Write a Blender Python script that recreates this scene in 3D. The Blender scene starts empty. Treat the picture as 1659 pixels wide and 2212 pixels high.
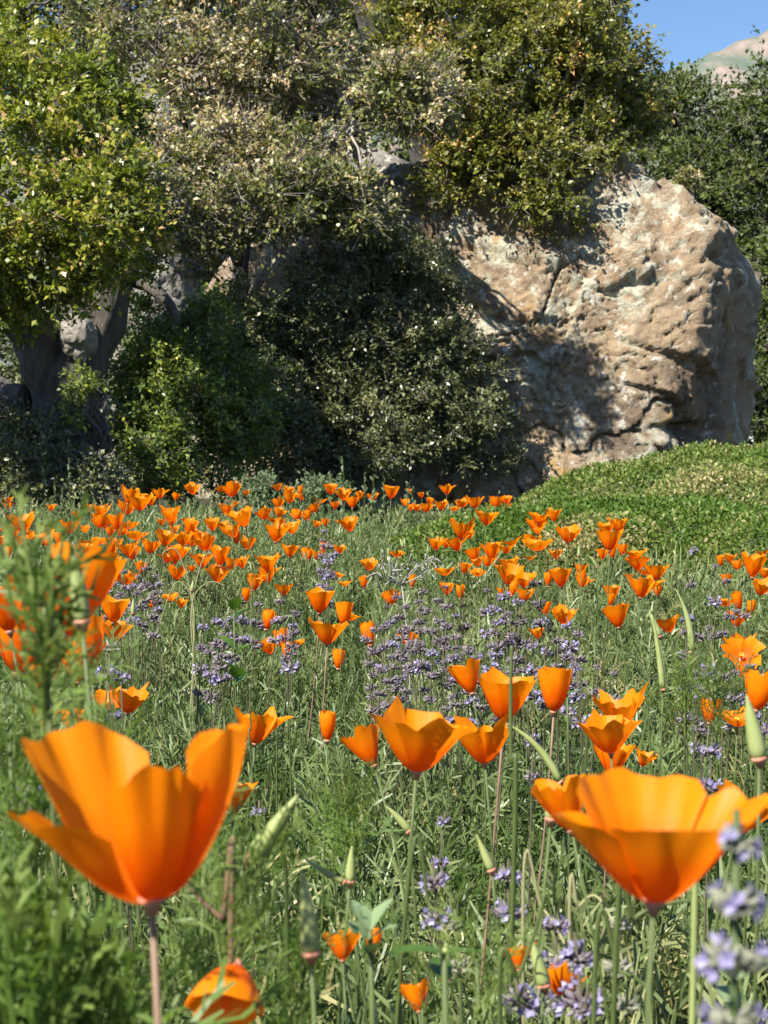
import bpy, bmesh, math, random
import numpy as np
from mathutils import Matrix, Vector, Quaternion

# ------------------------------------------------------------------ camera, world, sun, exposure
SC = bpy.context.scene
COL = SC.collection
F_PX, CU, CV, HORIZON = 3594.0, 829.5, 1106.0, 1000.0       # picture measured on a 1659 x 2212 grid
PITCH = math.atan((CV - HORIZON) / F_PX)
CAM = np.array([0.0, 0.0, 0.62])
cam_data = bpy.data.cameras.new("camera")
cam = bpy.data.objects.new("camera", cam_data); COL.objects.link(cam)
cam.location = CAM; cam.rotation_euler = (math.pi / 2 - PITCH, 0, 0)
cam_data.sensor_fit = 'HORIZONTAL'; cam_data.sensor_width = 24.0; cam_data.lens = 52.0
cam_data.clip_start = 0.02; cam_data.clip_end = 6000
cam_data.dof.use_dof = True; cam_data.dof.focus_distance = 2.6; cam_data.dof.aperture_fstop = 28.0
SC.camera = cam

SUN_AZ, SUN_EL = math.radians(41), math.radians(47)          # azimuth left of straight behind the camera
to_sun = Vector((-math.sin(SUN_AZ) * math.cos(SUN_EL), -math.cos(SUN_AZ) * math.cos(SUN_EL), math.sin(SUN_EL)))
world = bpy.data.worlds.new("World"); SC.world = world; world.use_nodes = True
wn = world.node_tree; wn.nodes.clear()
w_out = wn.nodes.new('ShaderNodeOutputWorld'); w_bg = wn.nodes.new('ShaderNodeBackground')
w_sky = wn.nodes.new('ShaderNodeTexSky'); w_sky.sky_type = 'NISHITA'; w_sky.sun_disc = False
w_sky.sun_elevation = SUN_EL; w_sky.sun_rotation = math.atan2(to_sun.x, to_sun.y)
w_sky.altitude = 1200; w_sky.air_density = 1.0; w_sky.dust_density = 0.0; w_sky.ozone_density = 5.0
w_bg.inputs['Strength'].default_value = 0.075
wn.links.new(w_sky.outputs[0], w_bg.inputs[0]); wn.links.new(w_bg.outputs[0], w_out.inputs[0])
sun_data = bpy.data.lights.new("sun", 'SUN'); sun_data.energy = 5.0; sun_data.angle = math.radians(0.53)
sun_data.color = (1.0, 0.94, 0.84)
sun = bpy.data.objects.new("sun", sun_data); COL.objects.link(sun)
sun.rotation_euler = to_sun.to_track_quat('Z', 'Y').to_euler(); sun.location = (-8, -8, 14)
SC.view_settings.view_transform = 'Standard'; SC.view_settings.look = 'None'
SC.view_settings.exposure = 1.2; SC.view_settings.gamma = 1.0; SC.view_settings.use_curve_mapping = False
SC.render.engine = 'CYCLES'
SC.cycles.max_bounces = 4; SC.cycles.diffuse_bounces = 2; SC.cycles.transmission_bounces = 3
SC.cycles.glossy_bounces = 2; SC.cycles.use_denoising = True; SC.cycles.caustics_reflective = False

# ------------------------------------------------------------------ helpers
rng = np.random.default_rng(7)
R_ = random.Random(11)
CP, SP = math.cos(PITCH), math.sin(PITCH)

def at(u, v, D):
    """picture position + forward distance -> world point"""
    a, b = (u - CU) / F_PX, (CV - v) / F_PX
    return CAM + D * np.array([a, CP + b * SP, -SP + b * CP])

_perm = np.random.default_rng(3).permutation(256); _perm = np.concatenate([_perm, _perm, _perm])
_grad = np.random.default_rng(4).normal(size=(256, 3)); _grad /= np.linalg.norm(_grad, axis=1)[:, None]
def noise(p):
    p = np.asarray(p, float); i = np.floor(p).astype(int); f = p - i; i &= 255
    w = f * f * f * (f * (f * 6 - 15) + 10); out = np.zeros(len(p))
    for dx in (0, 1):
        for dy in (0, 1):
            for dz in (0, 1):
                h = _perm[_perm[_perm[i[:, 0] + dx] + i[:, 1] + dy] + i[:, 2] + dz]
                g = (_grad[h] * (f - [dx, dy, dz])).sum(1)
                out += g * (w[:, 0] if dx else 1 - w[:, 0]) * (w[:, 1] if dy else 1 - w[:, 1]) * (w[:, 2] if dz else 1 - w[:, 2])
    return out * 1.6
def fbm(p, o=4, lac=2.03, gain=0.5):
    s = 0; a = 1.0; p = np.asarray(p, float)
    for k in range(o): s = s + a * noise(p * lac ** k + 17.3 * k); a *= gain
    return s
def ridged(p, o=4):
    s = 0; a = 1.0; p = np.asarray(p, float)
    for k in range(o): s = s + a * (1 - 2 * np.abs(noise(p * 2.1 ** k + 9.1 * k))); a *= 0.5
    return s
def sstep(a, b, x): t = np.clip((np.asarray(x, float) - a) / (b - a), 0, 1); return t * t * (3 - 2 * t)

def zg(x, y):
    """height of the ground"""
    x = np.asarray(x, float); y = np.asarray(y, float)
    s = 0.035 * np.log1p(np.exp((np.minimum(y, 8.5) - 2.0) * 3)) / 3
    s = s + 0.02 * np.clip(np.minimum(y, 40) - 12, 0, None)
    return s + 0.010 * np.sin(x * 2.1 + 1) * np.sin(y * 1.7)

def make_mesh(name, V, quads=None, tris=None, attrs=None, smooth=False):
    me = bpy.data.meshes.new(name)
    V = np.ascontiguousarray(V, np.float32)
    q = np.zeros((0, 4), np.int32) if quads is None or len(quads) == 0 else np.asarray(quads, np.int32)
    t = np.zeros((0, 3), np.int32) if tris is None or len(tris) == 0 else np.asarray(tris, np.int32)
    me.vertices.add(len(V)); me.vertices.foreach_set('co', V.ravel())
    nl = q.size + t.size; me.loops.add(nl)
    me.loops.foreach_set('vertex_index', np.concatenate([q.ravel(), t.ravel()]))
    me.polygons.add(len(q) + len(t))
    me.polygons.foreach_set('loop_start', np.concatenate([np.arange(len(q)) * 4, q.size + np.arange(len(t)) * 3]).astype(np.int32))
    if smooth: me.polygons.foreach_set('use_smooth', np.ones(len(q) + len(t), bool))
    for k, a in (attrs or {}).items():
        a = np.asarray(a, np.float32)
        if a.ndim == 1:
            at_ = me.attributes.new(k, 'FLOAT', 'POINT'); at_.data.foreach_set('value', a)
        else:
            at_ = me.attributes.new(k, 'FLOAT_VECTOR', 'POINT'); at_.data.foreach_set('vector', a.ravel())
    me.update(calc_edges=True)
    return me

class Soup:
    def __init__(s): s.V = []; s.Q = []; s.T = []; s.A = []; s.n = 0
    def add(s, V, quads=None, tris=None, tint=0.5):
        V = np.asarray(V, float)
        if quads is not None and len(quads): s.Q.append(np.asarray(quads) + s.n)
        if tris is not None and len(tris): s.T.append(np.asarray(tris) + s.n)
        s.A.append(np.full(len(V), tint, float) if np.isscalar(tint) else np.asarray(tint, float))
        s.V.append(V); s.n += len(V)
    def inst(s, tv, tq, pos, mats, scale, tint):
        tv = np.asarray(tv, float); tq = np.asarray(tq); N, nv = len(pos), len(tv)
        scale = np.asarray(scale, float)
        L = tv[None] * (scale[:, None, None] if scale.ndim == 1 else scale[:, None, :])
        W = np.einsum('nij,nvj->nvi', mats, L) + pos[:, None, :]
        Fq = tq[None] + (np.arange(N) * nv)[:, None, None]
        s.add(W.reshape(-1, 3), Fq.reshape(-1, 4), tint=np.repeat(tint, nv))
    def mesh(s, name, smooth=False):
        return make_mesh(name, np.concatenate(s.V), np.concatenate(s.Q) if s.Q else None,
                         np.concatenate(s.T) if s.T else None, {'tint': np.concatenate(s.A)}, smooth)

def link(name, me, mat=None, parent=None, M=None):
    o = bpy.data.objects.new(name, me); COL.objects.link(o)
    if mat is not None and len(me.materials) == 0: me.materials.append(mat)
    if parent is not None: o.parent = parent
    if M is not None: o.matrix_local = M
    return o
def empty(name, loc=(0, 0, 0)):
    o = bpy.data.objects.new(name, None); COL.objects.link(o); o.location = loc; o.empty_display_size = 0.05
    return o
def tag(o, label=None, cat=None, group=None, kind=None):
    if label: o['label'] = label
    if cat: o['category'] = cat
    if group: o['group'] = group
    if kind: o['kind'] = kind
    return o

def tube(P, rad, n=6, cap=True, wob=0.0):
    P = np.asarray(P, float); k = len(P); rad = np.broadcast_to(np.asarray(rad, float), (k,))
    T = np.gradient(P, axis=0); T /= np.linalg.norm(T, axis=1)[:, None] + 1e-12
    up = np.array([0, 1.0, 0.02]); V = []
    a = np.linspace(0, 2 * np.pi, n, endpoint=False)
    for i in range(k):
        e1 = np.cross(T[i], up); e1 /= np.linalg.norm(e1) + 1e-12; e2 = np.cross(T[i], e1)
        r = rad[i] * (1 + wob * noise(np.stack([np.cos(a) * 1.3 + 5, np.sin(a) * 1.3, np.full(n, i * 0.35)], 1)) if wob else np.ones(n))
        V.append(P[i] + (np.cos(a) * r)[:, None] * e1 + (np.sin(a) * r)[:, None] * e2)
    V = np.concatenate(V)
    Q = [[i * n + j, i * n + (j + 1) % n, (i + 1) * n + (j + 1) % n, (i + 1) * n + j] for i in range(k - 1) for j in range(n)]
    T3 = []
    if cap:
        V = np.concatenate([V, P[:1], P[-1:]])
        T3 = [[k * n, (j + 1) % n, j] for j in range(n)] + [[k * n + 1, (k - 1) * n + j, (k - 1) * n + (j + 1) % n] for j in range(n)]
    return V, Q, T3
def bez(a, b, c, n=8):
    t = np.linspace(0, 1, n)[:, None]; a, b, c = map(np.asarray, (a, b, c))
    return (1 - t) ** 2 * a + 2 * t * (1 - t) * b + t * t * c
def rand_mats(z, twist, rg, bias=(0, 0, 1.0)):
    """rotation matrices whose local Y axis follows z (N,3); local Z is the leaf face"""
    y = z / (np.linalg.norm(z, axis=1)[:, None] + 1e-9)
    r = rg.normal(size=z.shape) * twist + np.array(bias)
    n = r - (r * y).sum(1)[:, None] * y; n /= np.linalg.norm(n, axis=1)[:, None] + 1e-9
    x = np.cross(y, n)
    return np.stack([x, y, n], axis=2)

# ------------------------------------------------------------------ materials
def new_mat(name):
    m = bpy.data.materials.new(name); m.use_nodes = True; nt = m.node_tree
    b = nt.nodes['Principled BSDF']; return m, nt, b
def nd(nt, typ, **kw):
    n = nt.nodes.new(typ)
    for k, v in kw.items(): setattr(n, k, v)
    return n
def ramp(nt, stops, src=None, interp='LINEAR'):
    r = nd(nt, 'ShaderNodeValToRGB'); r.color_ramp.interpolation = interp
    e = r.color_ramp.elements
    while len(e) < len(stops): e.new(0.5)
    for i, (p, c) in enumerate(stops): e[i].position = p; e[i].color = (*c, 1) if len(c) == 3 else c
    if src is not None: nt.links.new(src, r.inputs[0])
    return r
def leaf_mat(name, stops, transl=0.35, rough=0.5, spec=0.35, tcol=(1.15, 1.25, 0.6)):
    m, nt, b = new_mat(name)
    a = nd(nt, 'ShaderNodeAttribute', attribute_name='tint')
    r = ramp(nt, stops, a.outputs['Fac'])
    b.inputs['Roughness'].default_value = rough; b.inputs['Specular IOR Level'].default_value = spec
    nt.links.new(r.outputs[0], b.inputs['Base Color'])
    mul = nd(nt, 'ShaderNodeMix', data_type='RGBA', blend_type='MULTIPLY'); mul.inputs[0].default_value = 1
    nt.links.new(r.outputs[0], mul.inputs[6]); mul.inputs[7].default_value = (*tcol, 1)
    t = nd(nt, 'ShaderNodeBsdfTranslucent'); nt.links.new(mul.outputs[2], t.inputs[0])
    mx = nd(nt, 'ShaderNodeMixShader'); mx.inputs[0].default_value = transl
    nt.links.new(b.outputs[0], mx.inputs[1]); nt.links.new(t.outputs[0], mx.inputs[2])
    nt.links.new(mx.outputs[0], nt.nodes['Material Output'].inputs[0])
    return m
def plain(name, c, rough=0.6, c2=None, scale=40, bump=0.0, spec=0.3):
    m, nt, b = new_mat(name); b.inputs['Roughness'].default_value = rough; b.inputs['Specular IOR Level'].default_value = spec
    if c2 is None: b.inputs['Base Color'].default_value = (*c, 1)
    else:
        tc = nd(nt, 'ShaderNodeTexCoord'); n = nd(nt, 'ShaderNodeTexNoise'); n.inputs['Scale'].default_value = scale; n.inputs['Detail'].default_value = 6
        nt.links.new(tc.outputs['Object'], n.inputs['Vector'])
        r = ramp(nt, [(0.3, c), (0.7, c2)], n.outputs[0]); nt.links.new(r.outputs[0], b.inputs['Base Color'])
        if bump:
            bp = nd(nt, 'ShaderNodeBump'); bp.inputs['Strength'].default_value = bump; bp.inputs['Distance'].default_value = 0.02
            nt.links.new(n.outputs[0], bp.inputs['Height']); nt.links.new(bp.outputs[0], b.inputs['Normal'])
    return m

M = {}
M['fern'] = leaf_mat('feathery_foliage', [(0, (0.046, 0.080, 0.018)), (.35, (0.093, 0.144, 0.039)), (.7, (0.150, 0.193, 0.072)), (.9, (0.217, 0.245, 0.102)), (1, (0.310, 0.272, 0.118))], .20, .45, .45)
M['fern_near'] = leaf_mat('near_foliage', [(0, (0.072, 0.132, 0.020)), (.5, (0.144, 0.220, 0.045)), (1, (0.240, 0.308, 0.090))], .4, .45, .35)
M['oak_green'] = leaf_mat('oak_leaf_green', [(0, (0.076, 0.111, 0.012)), (.4, (0.159, 0.204, 0.022)), (.75, (0.288, 0.295, 0.036)), (.93, (0.393, 0.341, 0.072)), (1, (0.514, 0.328, 0.144))], .33, .38, .5)
M['oak_mixed'] = leaf_mat('oak_leaf_mixed', [(0, (0.060, 0.080, 0.019)), (.25, (0.140, 0.170, 0.038)), (.45, (0.230, 0.233, 0.057)), (.6, (0.240, 0.233, 0.123)), (.74, (0.310, 0.265, 0.152)), (.88, (0.500, 0.329, 0.180)), (1, (0.620, 0.551, 0.361))], .3, .45, .4)
M['oak_dark'] = leaf_mat('oak_leaf_dark', [(0, (0.065, 0.085, 0.014)), (.4, (0.151, 0.161, 0.025)), (.75, (0.270, 0.256, 0.042)), (.93, (0.410, 0.313, 0.084)), (1, (0.850, 0.455, 0.182))], .3, .42, .45)
M['oak_far'] = leaf_mat('far_tree_leaf', [(0, (0.032, 0.053, 0.011)), (.5, (0.071, 0.102, 0.019)), (1, (0.128, 0.146, 0.036))], .3, .5, .3)
M['shrub'] = leaf_mat('shrub_leaf', [(0, (0.050, 0.070, 0.023)), (.5, (0.112, 0.132, 0.049)), (.85, (0.194, 0.203, 0.087)), (1, (0.325, 0.303, 0.145))], .2, .36, .55)
M['shrub_light'] = leaf_mat('light_shrub_leaf', [(0, (0.066, 0.113, 0.021)), (.5, (0.164, 0.224, 0.041)), (.85, (0.330, 0.374, 0.058)), (1, (0.526, 0.505, 0.087))], .35, .4, .5)
M['mound'] = leaf_mat('mound_leaf', [(0, (0.060, 0.117, 0.015)), (.4, (0.112, 0.184, 0.028)), (.6, (0.186, 0.221, 0.055)), (.8, (0.305, 0.282, 0.120)), (1, (0.410, 0.343, 0.185))], .3, .5, .3)
M['silver'] = leaf_mat('grey_green_leaf', [(0, (0.085, 0.128, 0.056)), (.5, (0.145, 0.187, 0.096)), (1, (0.230, 0.264, 0.160))], .25, .6, .2)
M['broad'] = leaf_mat('broad_leaf', [(0, (.06, .13, .02)), (1, (.12, .21, .03))], .3, .35, .5)
M['succulent'] = leaf_mat('blue_green_leaf', [(0, (.15, .22, .11)), (1, (.20, .27, .14))], .15, .5, .3)
M['stem'] = plain('green_stem', (.055, .085, .022), .5, (.09, .12, .035), 60)
M['stem_pink'] = plain('brown_pink_stem', (.17, .11, .07), .5, (.23, .15, .10), 50)
M['pod'] = plain('seed_pod', (.22, .27, .09), .45, (.30, .34, .13), 90)
M['rim'] = plain('pink_collar', (.42, .17, .11), .5, (.5, .24, .15), 80)
M['twig'] = plain('grey_twig', (.20, .18, .155), .85, (.33, .30, .26), 20)
M['straw'] = plain('dry_straw_stem', (.22, .21, .10), .75, (.30, .28, .15), 30)
M['sage_stem'] = plain('sage_stem', (.055, .05, .03), .7, (.10, .085, .05), 40)
M['calyx'] = leaf_mat('sage_calyx', [(0, (0.101, 0.084, 0.093)), (.5, (0.193, 0.163, 0.185)), (1, (0.335, 0.296, 0.303))], .2, .7, .15, (1, 1, 1))
M['calyx_dry'] = leaf_mat('dry_sage_head', [(0, (.018, .015, .016)), (1, (.06, .05, .05))], .05, .8, .1, (1, 1, 1))
M['calyx_pale'] = leaf_mat('pale_sage_head', [(0, (.18, .19, .14)), (1, (.34, .34, .26))], .2, .7, .15, (1, 1, 1))
M['lilac'] = leaf_mat('lilac_petal', [(0, (0.248, 0.217, 0.389)), (.6, (0.352, 0.320, 0.513)), (1, (0.538, 0.497, 0.677))], .35, .5, .2, (1.05, 1, 1.1))
M['stamen'] = plain('stamen', (.75, .32, .02), .6, (.85, .45, .05), 200)
M['soil'] = plain('meadow_soil', (.020, .018, .011), .95, (.04, .037, .022), 9, .5)

def petal_mat(name, deep, mid, tip, transl=0.5):
    m, nt, b = new_mat(name)
    a = nd(nt, 'ShaderNodeAttribute', attribute_name='puv'); s = nd(nt, 'ShaderNodeSeparateXYZ'); nt.links.new(a.outputs['Vector'], s.inputs[0])
    mp = nd(nt, 'ShaderNodeMapping'); mp.inputs['Scale'].default_value = (26, 1.6, 1); nt.links.new(a.outputs['Vector'], mp.inputs[0])
    n = nd(nt, 'ShaderNodeTexNoise'); n.inputs['Scale'].default_value = 1.0; n.inputs['Detail'].default_value = 4; nt.links.new(mp.outputs[0], n.inputs['Vector'])
    ma = nd(nt, 'ShaderNodeMath', operation='MULTIPLY_ADD'); nt.links.new(n.outputs[0], ma.inputs[0]); ma.inputs[1].default_value = 0.35; nt.links.new(s.outputs['Y'], ma.inputs[2])
    oi = nd(nt, 'ShaderNodeObjectInfo')
    ma2 = nd(nt, 'ShaderNodeMath', operation='MULTIPLY_ADD'); nt.links.new(oi.outputs['Random'], ma2.inputs[0]); ma2.inputs[1].default_value = 0.25; nt.links.new(ma.outputs[0], ma2.inputs[2])
    r = ramp(nt, [(.15, deep), (.7, mid), (1.3 / 1.35, tip)], ma2.outputs[0])
    nt.links.new(r.outputs[0], b.inputs['Base Color']); b.inputs['Roughness'].default_value = .42; b.inputs['Specular IOR Level'].default_value = .22
    bp = nd(nt, 'ShaderNodeBump'); bp.inputs['Strength'].default_value = .25; bp.inputs['Distance'].default_value = .0008
    nt.links.new(n.outputs[0], bp.inputs['Height']); nt.links.new(bp.outputs[0], b.inputs['Normal'])
    t = nd(nt, 'ShaderNodeBsdfTranslucent'); nt.links.new(r.outputs[0], t.inputs[0])
    mx = nd(nt, 'ShaderNodeMixShader'); mx.inputs[0].default_value = transl
    nt.links.new(b.outputs[0], mx.inputs[1]); nt.links.new(t.outputs[0], mx.inputs[2])
    nt.links.new(mx.outputs[0], nt.nodes['Material Output'].inputs[0]); return m
M['petal'] = petal_mat('poppy_petal', (.80, .11, .001), (.90, .175, .0015), (.95, .28, .003))

def bark_mat():
    m, nt, b = new_mat('oak_bark'); tc = nd(nt, 'ShaderNodeTexCoord')
    mp = nd(nt, 'ShaderNodeMapping'); mp.inputs['Scale'].default_value = (9, 9, 2.2); nt.links.new(tc.outputs['Object'], mp.inputs[0])
    n = nd(nt, 'ShaderNodeTexNoise'); n.inputs['Scale'].default_value = 2; n.inputs['Detail'].default_value = 9; n.inputs['Roughness'].default_value = .7
    nt.links.new(mp.outputs[0], n.inputs['Vector'])
    v = nd(nt, 'ShaderNodeTexVoronoi', feature='DISTANCE_TO_EDGE'); v.inputs['Scale'].default_value = 1.6; nt.links.new(mp.outputs[0], v.inputs['Vector'])
    r = ramp(nt, [(.25, (.035, .03, .025)), (.55, (.10, .09, .078)), (.8, (.19, .175, .15))], n.outputs[0]); nt.links.new(r.outputs[0], b.inputs['Base Color'])
    ad = nd(nt, 'ShaderNodeMath', operation='ADD'); nt.links.new(n.outputs[0], ad.inputs[0]); nt.links.new(v.outputs[0], ad.inputs[1])
    bp = nd(nt, 'ShaderNodeBump'); bp.inputs['Strength'].default_value = .9; bp.inputs['Distance'].default_value = .04
    nt.links.new(ad.outputs[0], bp.inputs['Height']); nt.links.new(bp.outputs[0], b.inputs['Normal']); b.inputs['Roughness'].default_value = .95
    return m
M['bark'] = bark_mat()

def rock_mat(name, base, light, dark, lichen=1.0, yellow=True):
    m, nt, b = new_mat(name); tc = nd(nt, 'ShaderNodeTexCoord'); L = nt.links.new
    def nz(scale, detail=6, rough=.6, dist=0.0, off=0.0):
        mp = nd(nt, 'ShaderNodeMapping'); mp.inputs['Location'].default_value = (off, off * .7, -off); L(tc.outputs['Object'], mp.inputs[0])
        n = nd(nt, 'ShaderNodeTexNoise'); n.inputs['Scale'].default_value = scale; n.inputs['Detail'].default_value = detail
        n.inputs['Roughness'].default_value = rough; n.inputs['Distortion'].default_value = dist; L(mp.outputs[0], n.inputs['Vector']); return n.outputs[0]
    def mix(fac, c1, c2):
        x = nd(nt, 'ShaderNodeMix', data_type='RGBA'); L(fac, x.inputs[0])
        (L(c1, x.inputs[6]) if hasattr(c1, 'links') else setattr(x.inputs[6], 'default_value', (*c1, 1)))
        (L(c2, x.inputs[7]) if hasattr(c2, 'links') else setattr(x.inputs[7], 'default_value', (*c2, 1))); return x.outputs[2]
    def mul(a, k):
        x = nd(nt, 'ShaderNodeMath', operation='MULTIPLY'); L(a, x.inputs[0])
        (L(k, x.inputs[1]) if hasattr(k, 'links') else setattr(x.inputs[1], 'default_value', k)); return x.outputs[0]
    big = nz(.9, 4, .55, .4)
    c = ramp(nt, [(.30, dark), (.47, base), (.62, base), (.78, light)], big).outputs[0]
    fine = nz(14, 8, .7)
    c = mix(ramp(nt, [(.35, (0, 0, 0)), (.75, (.6, .6, .6))], fine).outputs[0], c, light)
    stain = ramp(nt, [(.47, (0, 0, 0)), (.62, (.8, .8, .8))], nz(1.9, 9, .70, .6, 3)).outputs[0]
    c = mix(stain, c, dark)
    mask = ramp(nt, [(.42, (0, 0, 0)), (.54, (1, 1, 1))], nz(.75, 3, .5, 0, 7)).outputs[0]
    lich = ramp(nt, [(.49, (0, 0, 0)), (.56, (1, 1, 1))], nz(4.5, 10, .75, .3, 11)).outputs[0]
    c = mix(mul(mul(lich, mask), .85 * lichen), c, (.50, .49, .38))
    lich2 = ramp(nt, [(.57, (0, 0, 0)), (.62, (1, 1, 1))], nz(9, 8, .72, .2, 23)).outputs[0]
    c = mix(mul(lich2, .75 * lichen), c, (.60, .58, .50))
    if yellow:
        ye = ramp(nt, [(.60, (0, 0, 0)), (.67, (1, 1, 1))], nz(2.3, 6, .6, .2, 41)).outputs[0]
        c = mix(mul(ye, .7), c, (.46, .29, .08))
    L(c, b.inputs['Base Color']); b.inputs['Roughness'].default_value = .9; b.inputs['Specular IOR Level'].default_value = .2
    bn = nz(22, 10, .75); bn2 = nz(5, 8, .65, .5, 5)
    ad = nd(nt, 'ShaderNodeMath', operation='MULTIPLY_ADD'); L(bn2, ad.inputs[0]); ad.inputs[1].default_value = 2.0; L(bn, ad.inputs[2])
    bp = nd(nt, 'ShaderNodeBump'); bp.inputs['Strength'].default_value = .85; bp.inputs['Distance'].default_value = .05
    L(ad.outputs[0], bp.inputs['Height']); L(bp.outputs[0], b.inputs['Normal']); return m
M['rock'] = rock_mat('sandstone', (.335, .24, .148), (.435, .335, .215), (.145, .11, .08))
M['rock_grey'] = rock_mat('grey_sandstone', (.25, .23, .20), (.40, .38, .33), (.11, .10, .09), 1.0, False)

# ------------------------------------------------------------------ ground and mountain
def graded(a, b, n, p):
    t = np.linspace(-1, 1, n); return (a + b) / 2 + (b - a) / 2 * np.sign(t) * np.abs(t) ** p
gx = np.concatenate([np.linspace(-700, -16, 20), np.linspace(-14, 14, 71), np.linspace(16, 700, 20)])
gy = np.concatenate([np.linspace(-300, -3, 12), np.linspace(-2, 30, 110), np.linspace(32, 140, 30), np.linspace(150, 1500, 14)])
X, Y = np.meshgrid(gx, gy); Z = zg(X.ravel(), Y.ravel())
Z = Z + 0.03 * fbm(np.stack([X.ravel() * 1.3, Y.ravel() * 1.3, 0 * Z], 1), 3) * (Y.ravel() > -1)
nx = len(gx); I = np.arange(len(gx) * len(gy)).reshape(len(gy), nx)
Q = np.stack([I[:-1, :-1], I[:-1, 1:], I[1:, 1:], I[1:, :-1]], -1).reshape(-1, 4)
tag(link('ground', make_mesh('ground', np.stack([X.ravel(), Y.ravel(), Z], 1), Q, smooth=True), M['soil']), kind='structure')

def mountain_mat():
    m, nt, b = new_mat('mountain_slope'); tc = nd(nt, 'ShaderNodeTexCoord'); L = nt.links.new
    n = nd(nt, 'ShaderNodeTexNoise'); n.inputs['Scale'].default_value = .035; n.inputs['Detail'].default_value = 10; n.inputs['Roughness'].default_value = .7
    L(tc.outputs['Object'], n.inputs['Vector'])
    r = ramp(nt, [(.40, (.07, .10, .08)), (.50, (.11, .13, .10)), (.58, (.20, .16, .135)), (.72, (.29, .24, .205))], n.outputs[0])  # bush stops carry blue-green distance haze in their colour; later stops are rock
    L(r.outputs[0], b.inputs['Base Color']); b.inputs['Roughness'].default_value = .95; return m
mx_ = np.linspace(-250, 420, 160); my_ = np.linspace(560, 980, 60)
X, Y = np.meshgrid(mx_, my_); x, y = X.ravel(), Y.ravel()
ridge = 178 + 0.36 * np.clip(x - 147, -60, 120)
env = np.exp(-((y - 790) / 130) ** 2)
z = ridge * env + 7 * env * ridged(np.stack([x / 45, y / 45, 0 * x], 1), 5) + 4
I = np.arange(len(x)).reshape(len(my_), len(mx_))
Q = np.stack([I[:-1, :-1], I[:-1, 1:], I[1:, 1:], I[1:, :-1]], -1).reshape(-1, 4)
tag(link('mountain', make_mesh('mountain', np.stack([x, y, z], 1), Q, smooth=False), mountain_mat()), kind='structure')

# ------------------------------------------------------------------ boulders
def boulder(name, C, planes, p=13, sub=6, amp=1.0, seed=0.0, extra=None, mat=None):
    bm = bmesh.new(); bmesh.ops.create_icosphere(bm, subdivisions=sub, radius=1.0)
    D = np.array([v.co[:] for v in bm.verts]); T = np.array([[v.index for v in f.verts] for f in bm.faces]); bm.free()
    D /= np.linalg.norm(D, axis=1)[:, None]
    D = D + np.array([.18, -.52, .05]); D /= np.linalg.norm(D, axis=1)[:, None]      # finer mesh on the side that shows
    acc = np.zeros(len(D))
    for n, d in planes:
        n = np.array(n, float); n /= np.linalg.norm(n); acc += np.clip(D @ n / d, 0, None) ** p
    r = acc ** (-1 / p); P = D * r[:, None]
    q = P + seed
    wq = q + .22 * np.stack([fbm(q * 1.3 + 5, 3), fbm(q * 1.3 + 15, 3), fbm(q * 1.3 + 25, 3)], 1)
    h = 0.10 * fbm(q * .7, 2) + 0.020 * (ridged(q * 2.2, 5) - .6) + 0.010 * fbm(q * 13, 4)
    for ax, f, a in (((.30, .1, 1.0), 2.3, .075), ((.95, .25, -.35), 1.9, .07), ((-.5, .2, .9), 6.5, .024), ((.6, .1, .7), 11, .015)):      # broken ledges
        ly = wq @ np.array(ax) * f; fr = ly - np.floor(ly); h += a * (sstep(0, .05, fr) - fr) * (.35 + sstep(-.25, .35, noise(q * 1.4 + f * 7)))
    for f, a, w in ((.75, .15, .012), (1.7, .10, .013), (3.6, .05, .022), (8, .022, .04)):                                             # cracks
        ck = np.abs(noise(wq * np.array([1, 1, 1.35]) * f + 30 * f)); h -= a * np.exp(-(ck / w) ** 2) * sstep(-.3, .2, noise(q * 1.1 + 50 * f))
    P = P + D * (amp * h)[:, None]
    if extra: P = extra(P, D)
    me = make_mesh(name, P, tris=T, smooth=True)
    o = link(name, me, mat or M['rock']); o.location = C; return o

BC = np.array([1.2, 15.0, 1.5])
def fluting(P, D):
    w = sstep(1.1, 1.6, P[:, 0]) * sstep(2.5, 1.5, np.abs(P[:, 2]) + 1.0)
    ph = P[:, 0] * 9 - P[:, 1] * 8 + 1.6 * fbm(P * np.array([1.2, 1.2, .8]) + 4, 3)
    P = P + D * (0.07 * w * (np.abs(np.sin(ph)) - .5))[:, None]
    hol = np.exp(-(((P - np.array([1.85, -1.0, .95])) / np.array([.16, .5, .11])) ** 2).sum(1))
    hol += .8 * np.exp(-(((P - np.array([1.6, -1.2, .85])) / np.array([.12, .5, .08])) ** 2).sum(1))
    hol += 1.0 * np.exp(-(((P - np.array([1.35, -1.2, -.62])) / np.array([.32, .6, .06])) ** 2).sum(1))
    hol += .7 * np.exp(-(((P - np.array([.95, -1.2, .62])) / np.array([.18, .6, .05])) ** 2).sum(1))
    return P - D * (.20 * hol)[:, None]
main_rock = boulder('boulder', BC, [((-.16, -.95, .22), 1.22), ((.86, -.50, -.11), 1.80), ((.50, -.05, .86), 1.84), ((-.1, 0, 1), 1.78),
    ((-.95, -.3, .1), 2.35), ((-.5, -.2, .85), 2.0), ((0, 1, .1), 1.7), ((.93, .36, 0), 1.86), ((0, 0, -1), 1.5), ((.78, -.25, .57), 2.12)], 22, 7, 1.0, 2.0, fluting)
tag(main_rock, 'huge tan sandstone boulder with pale lichen and fluted right edge above the low mound', 'boulder')

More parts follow.
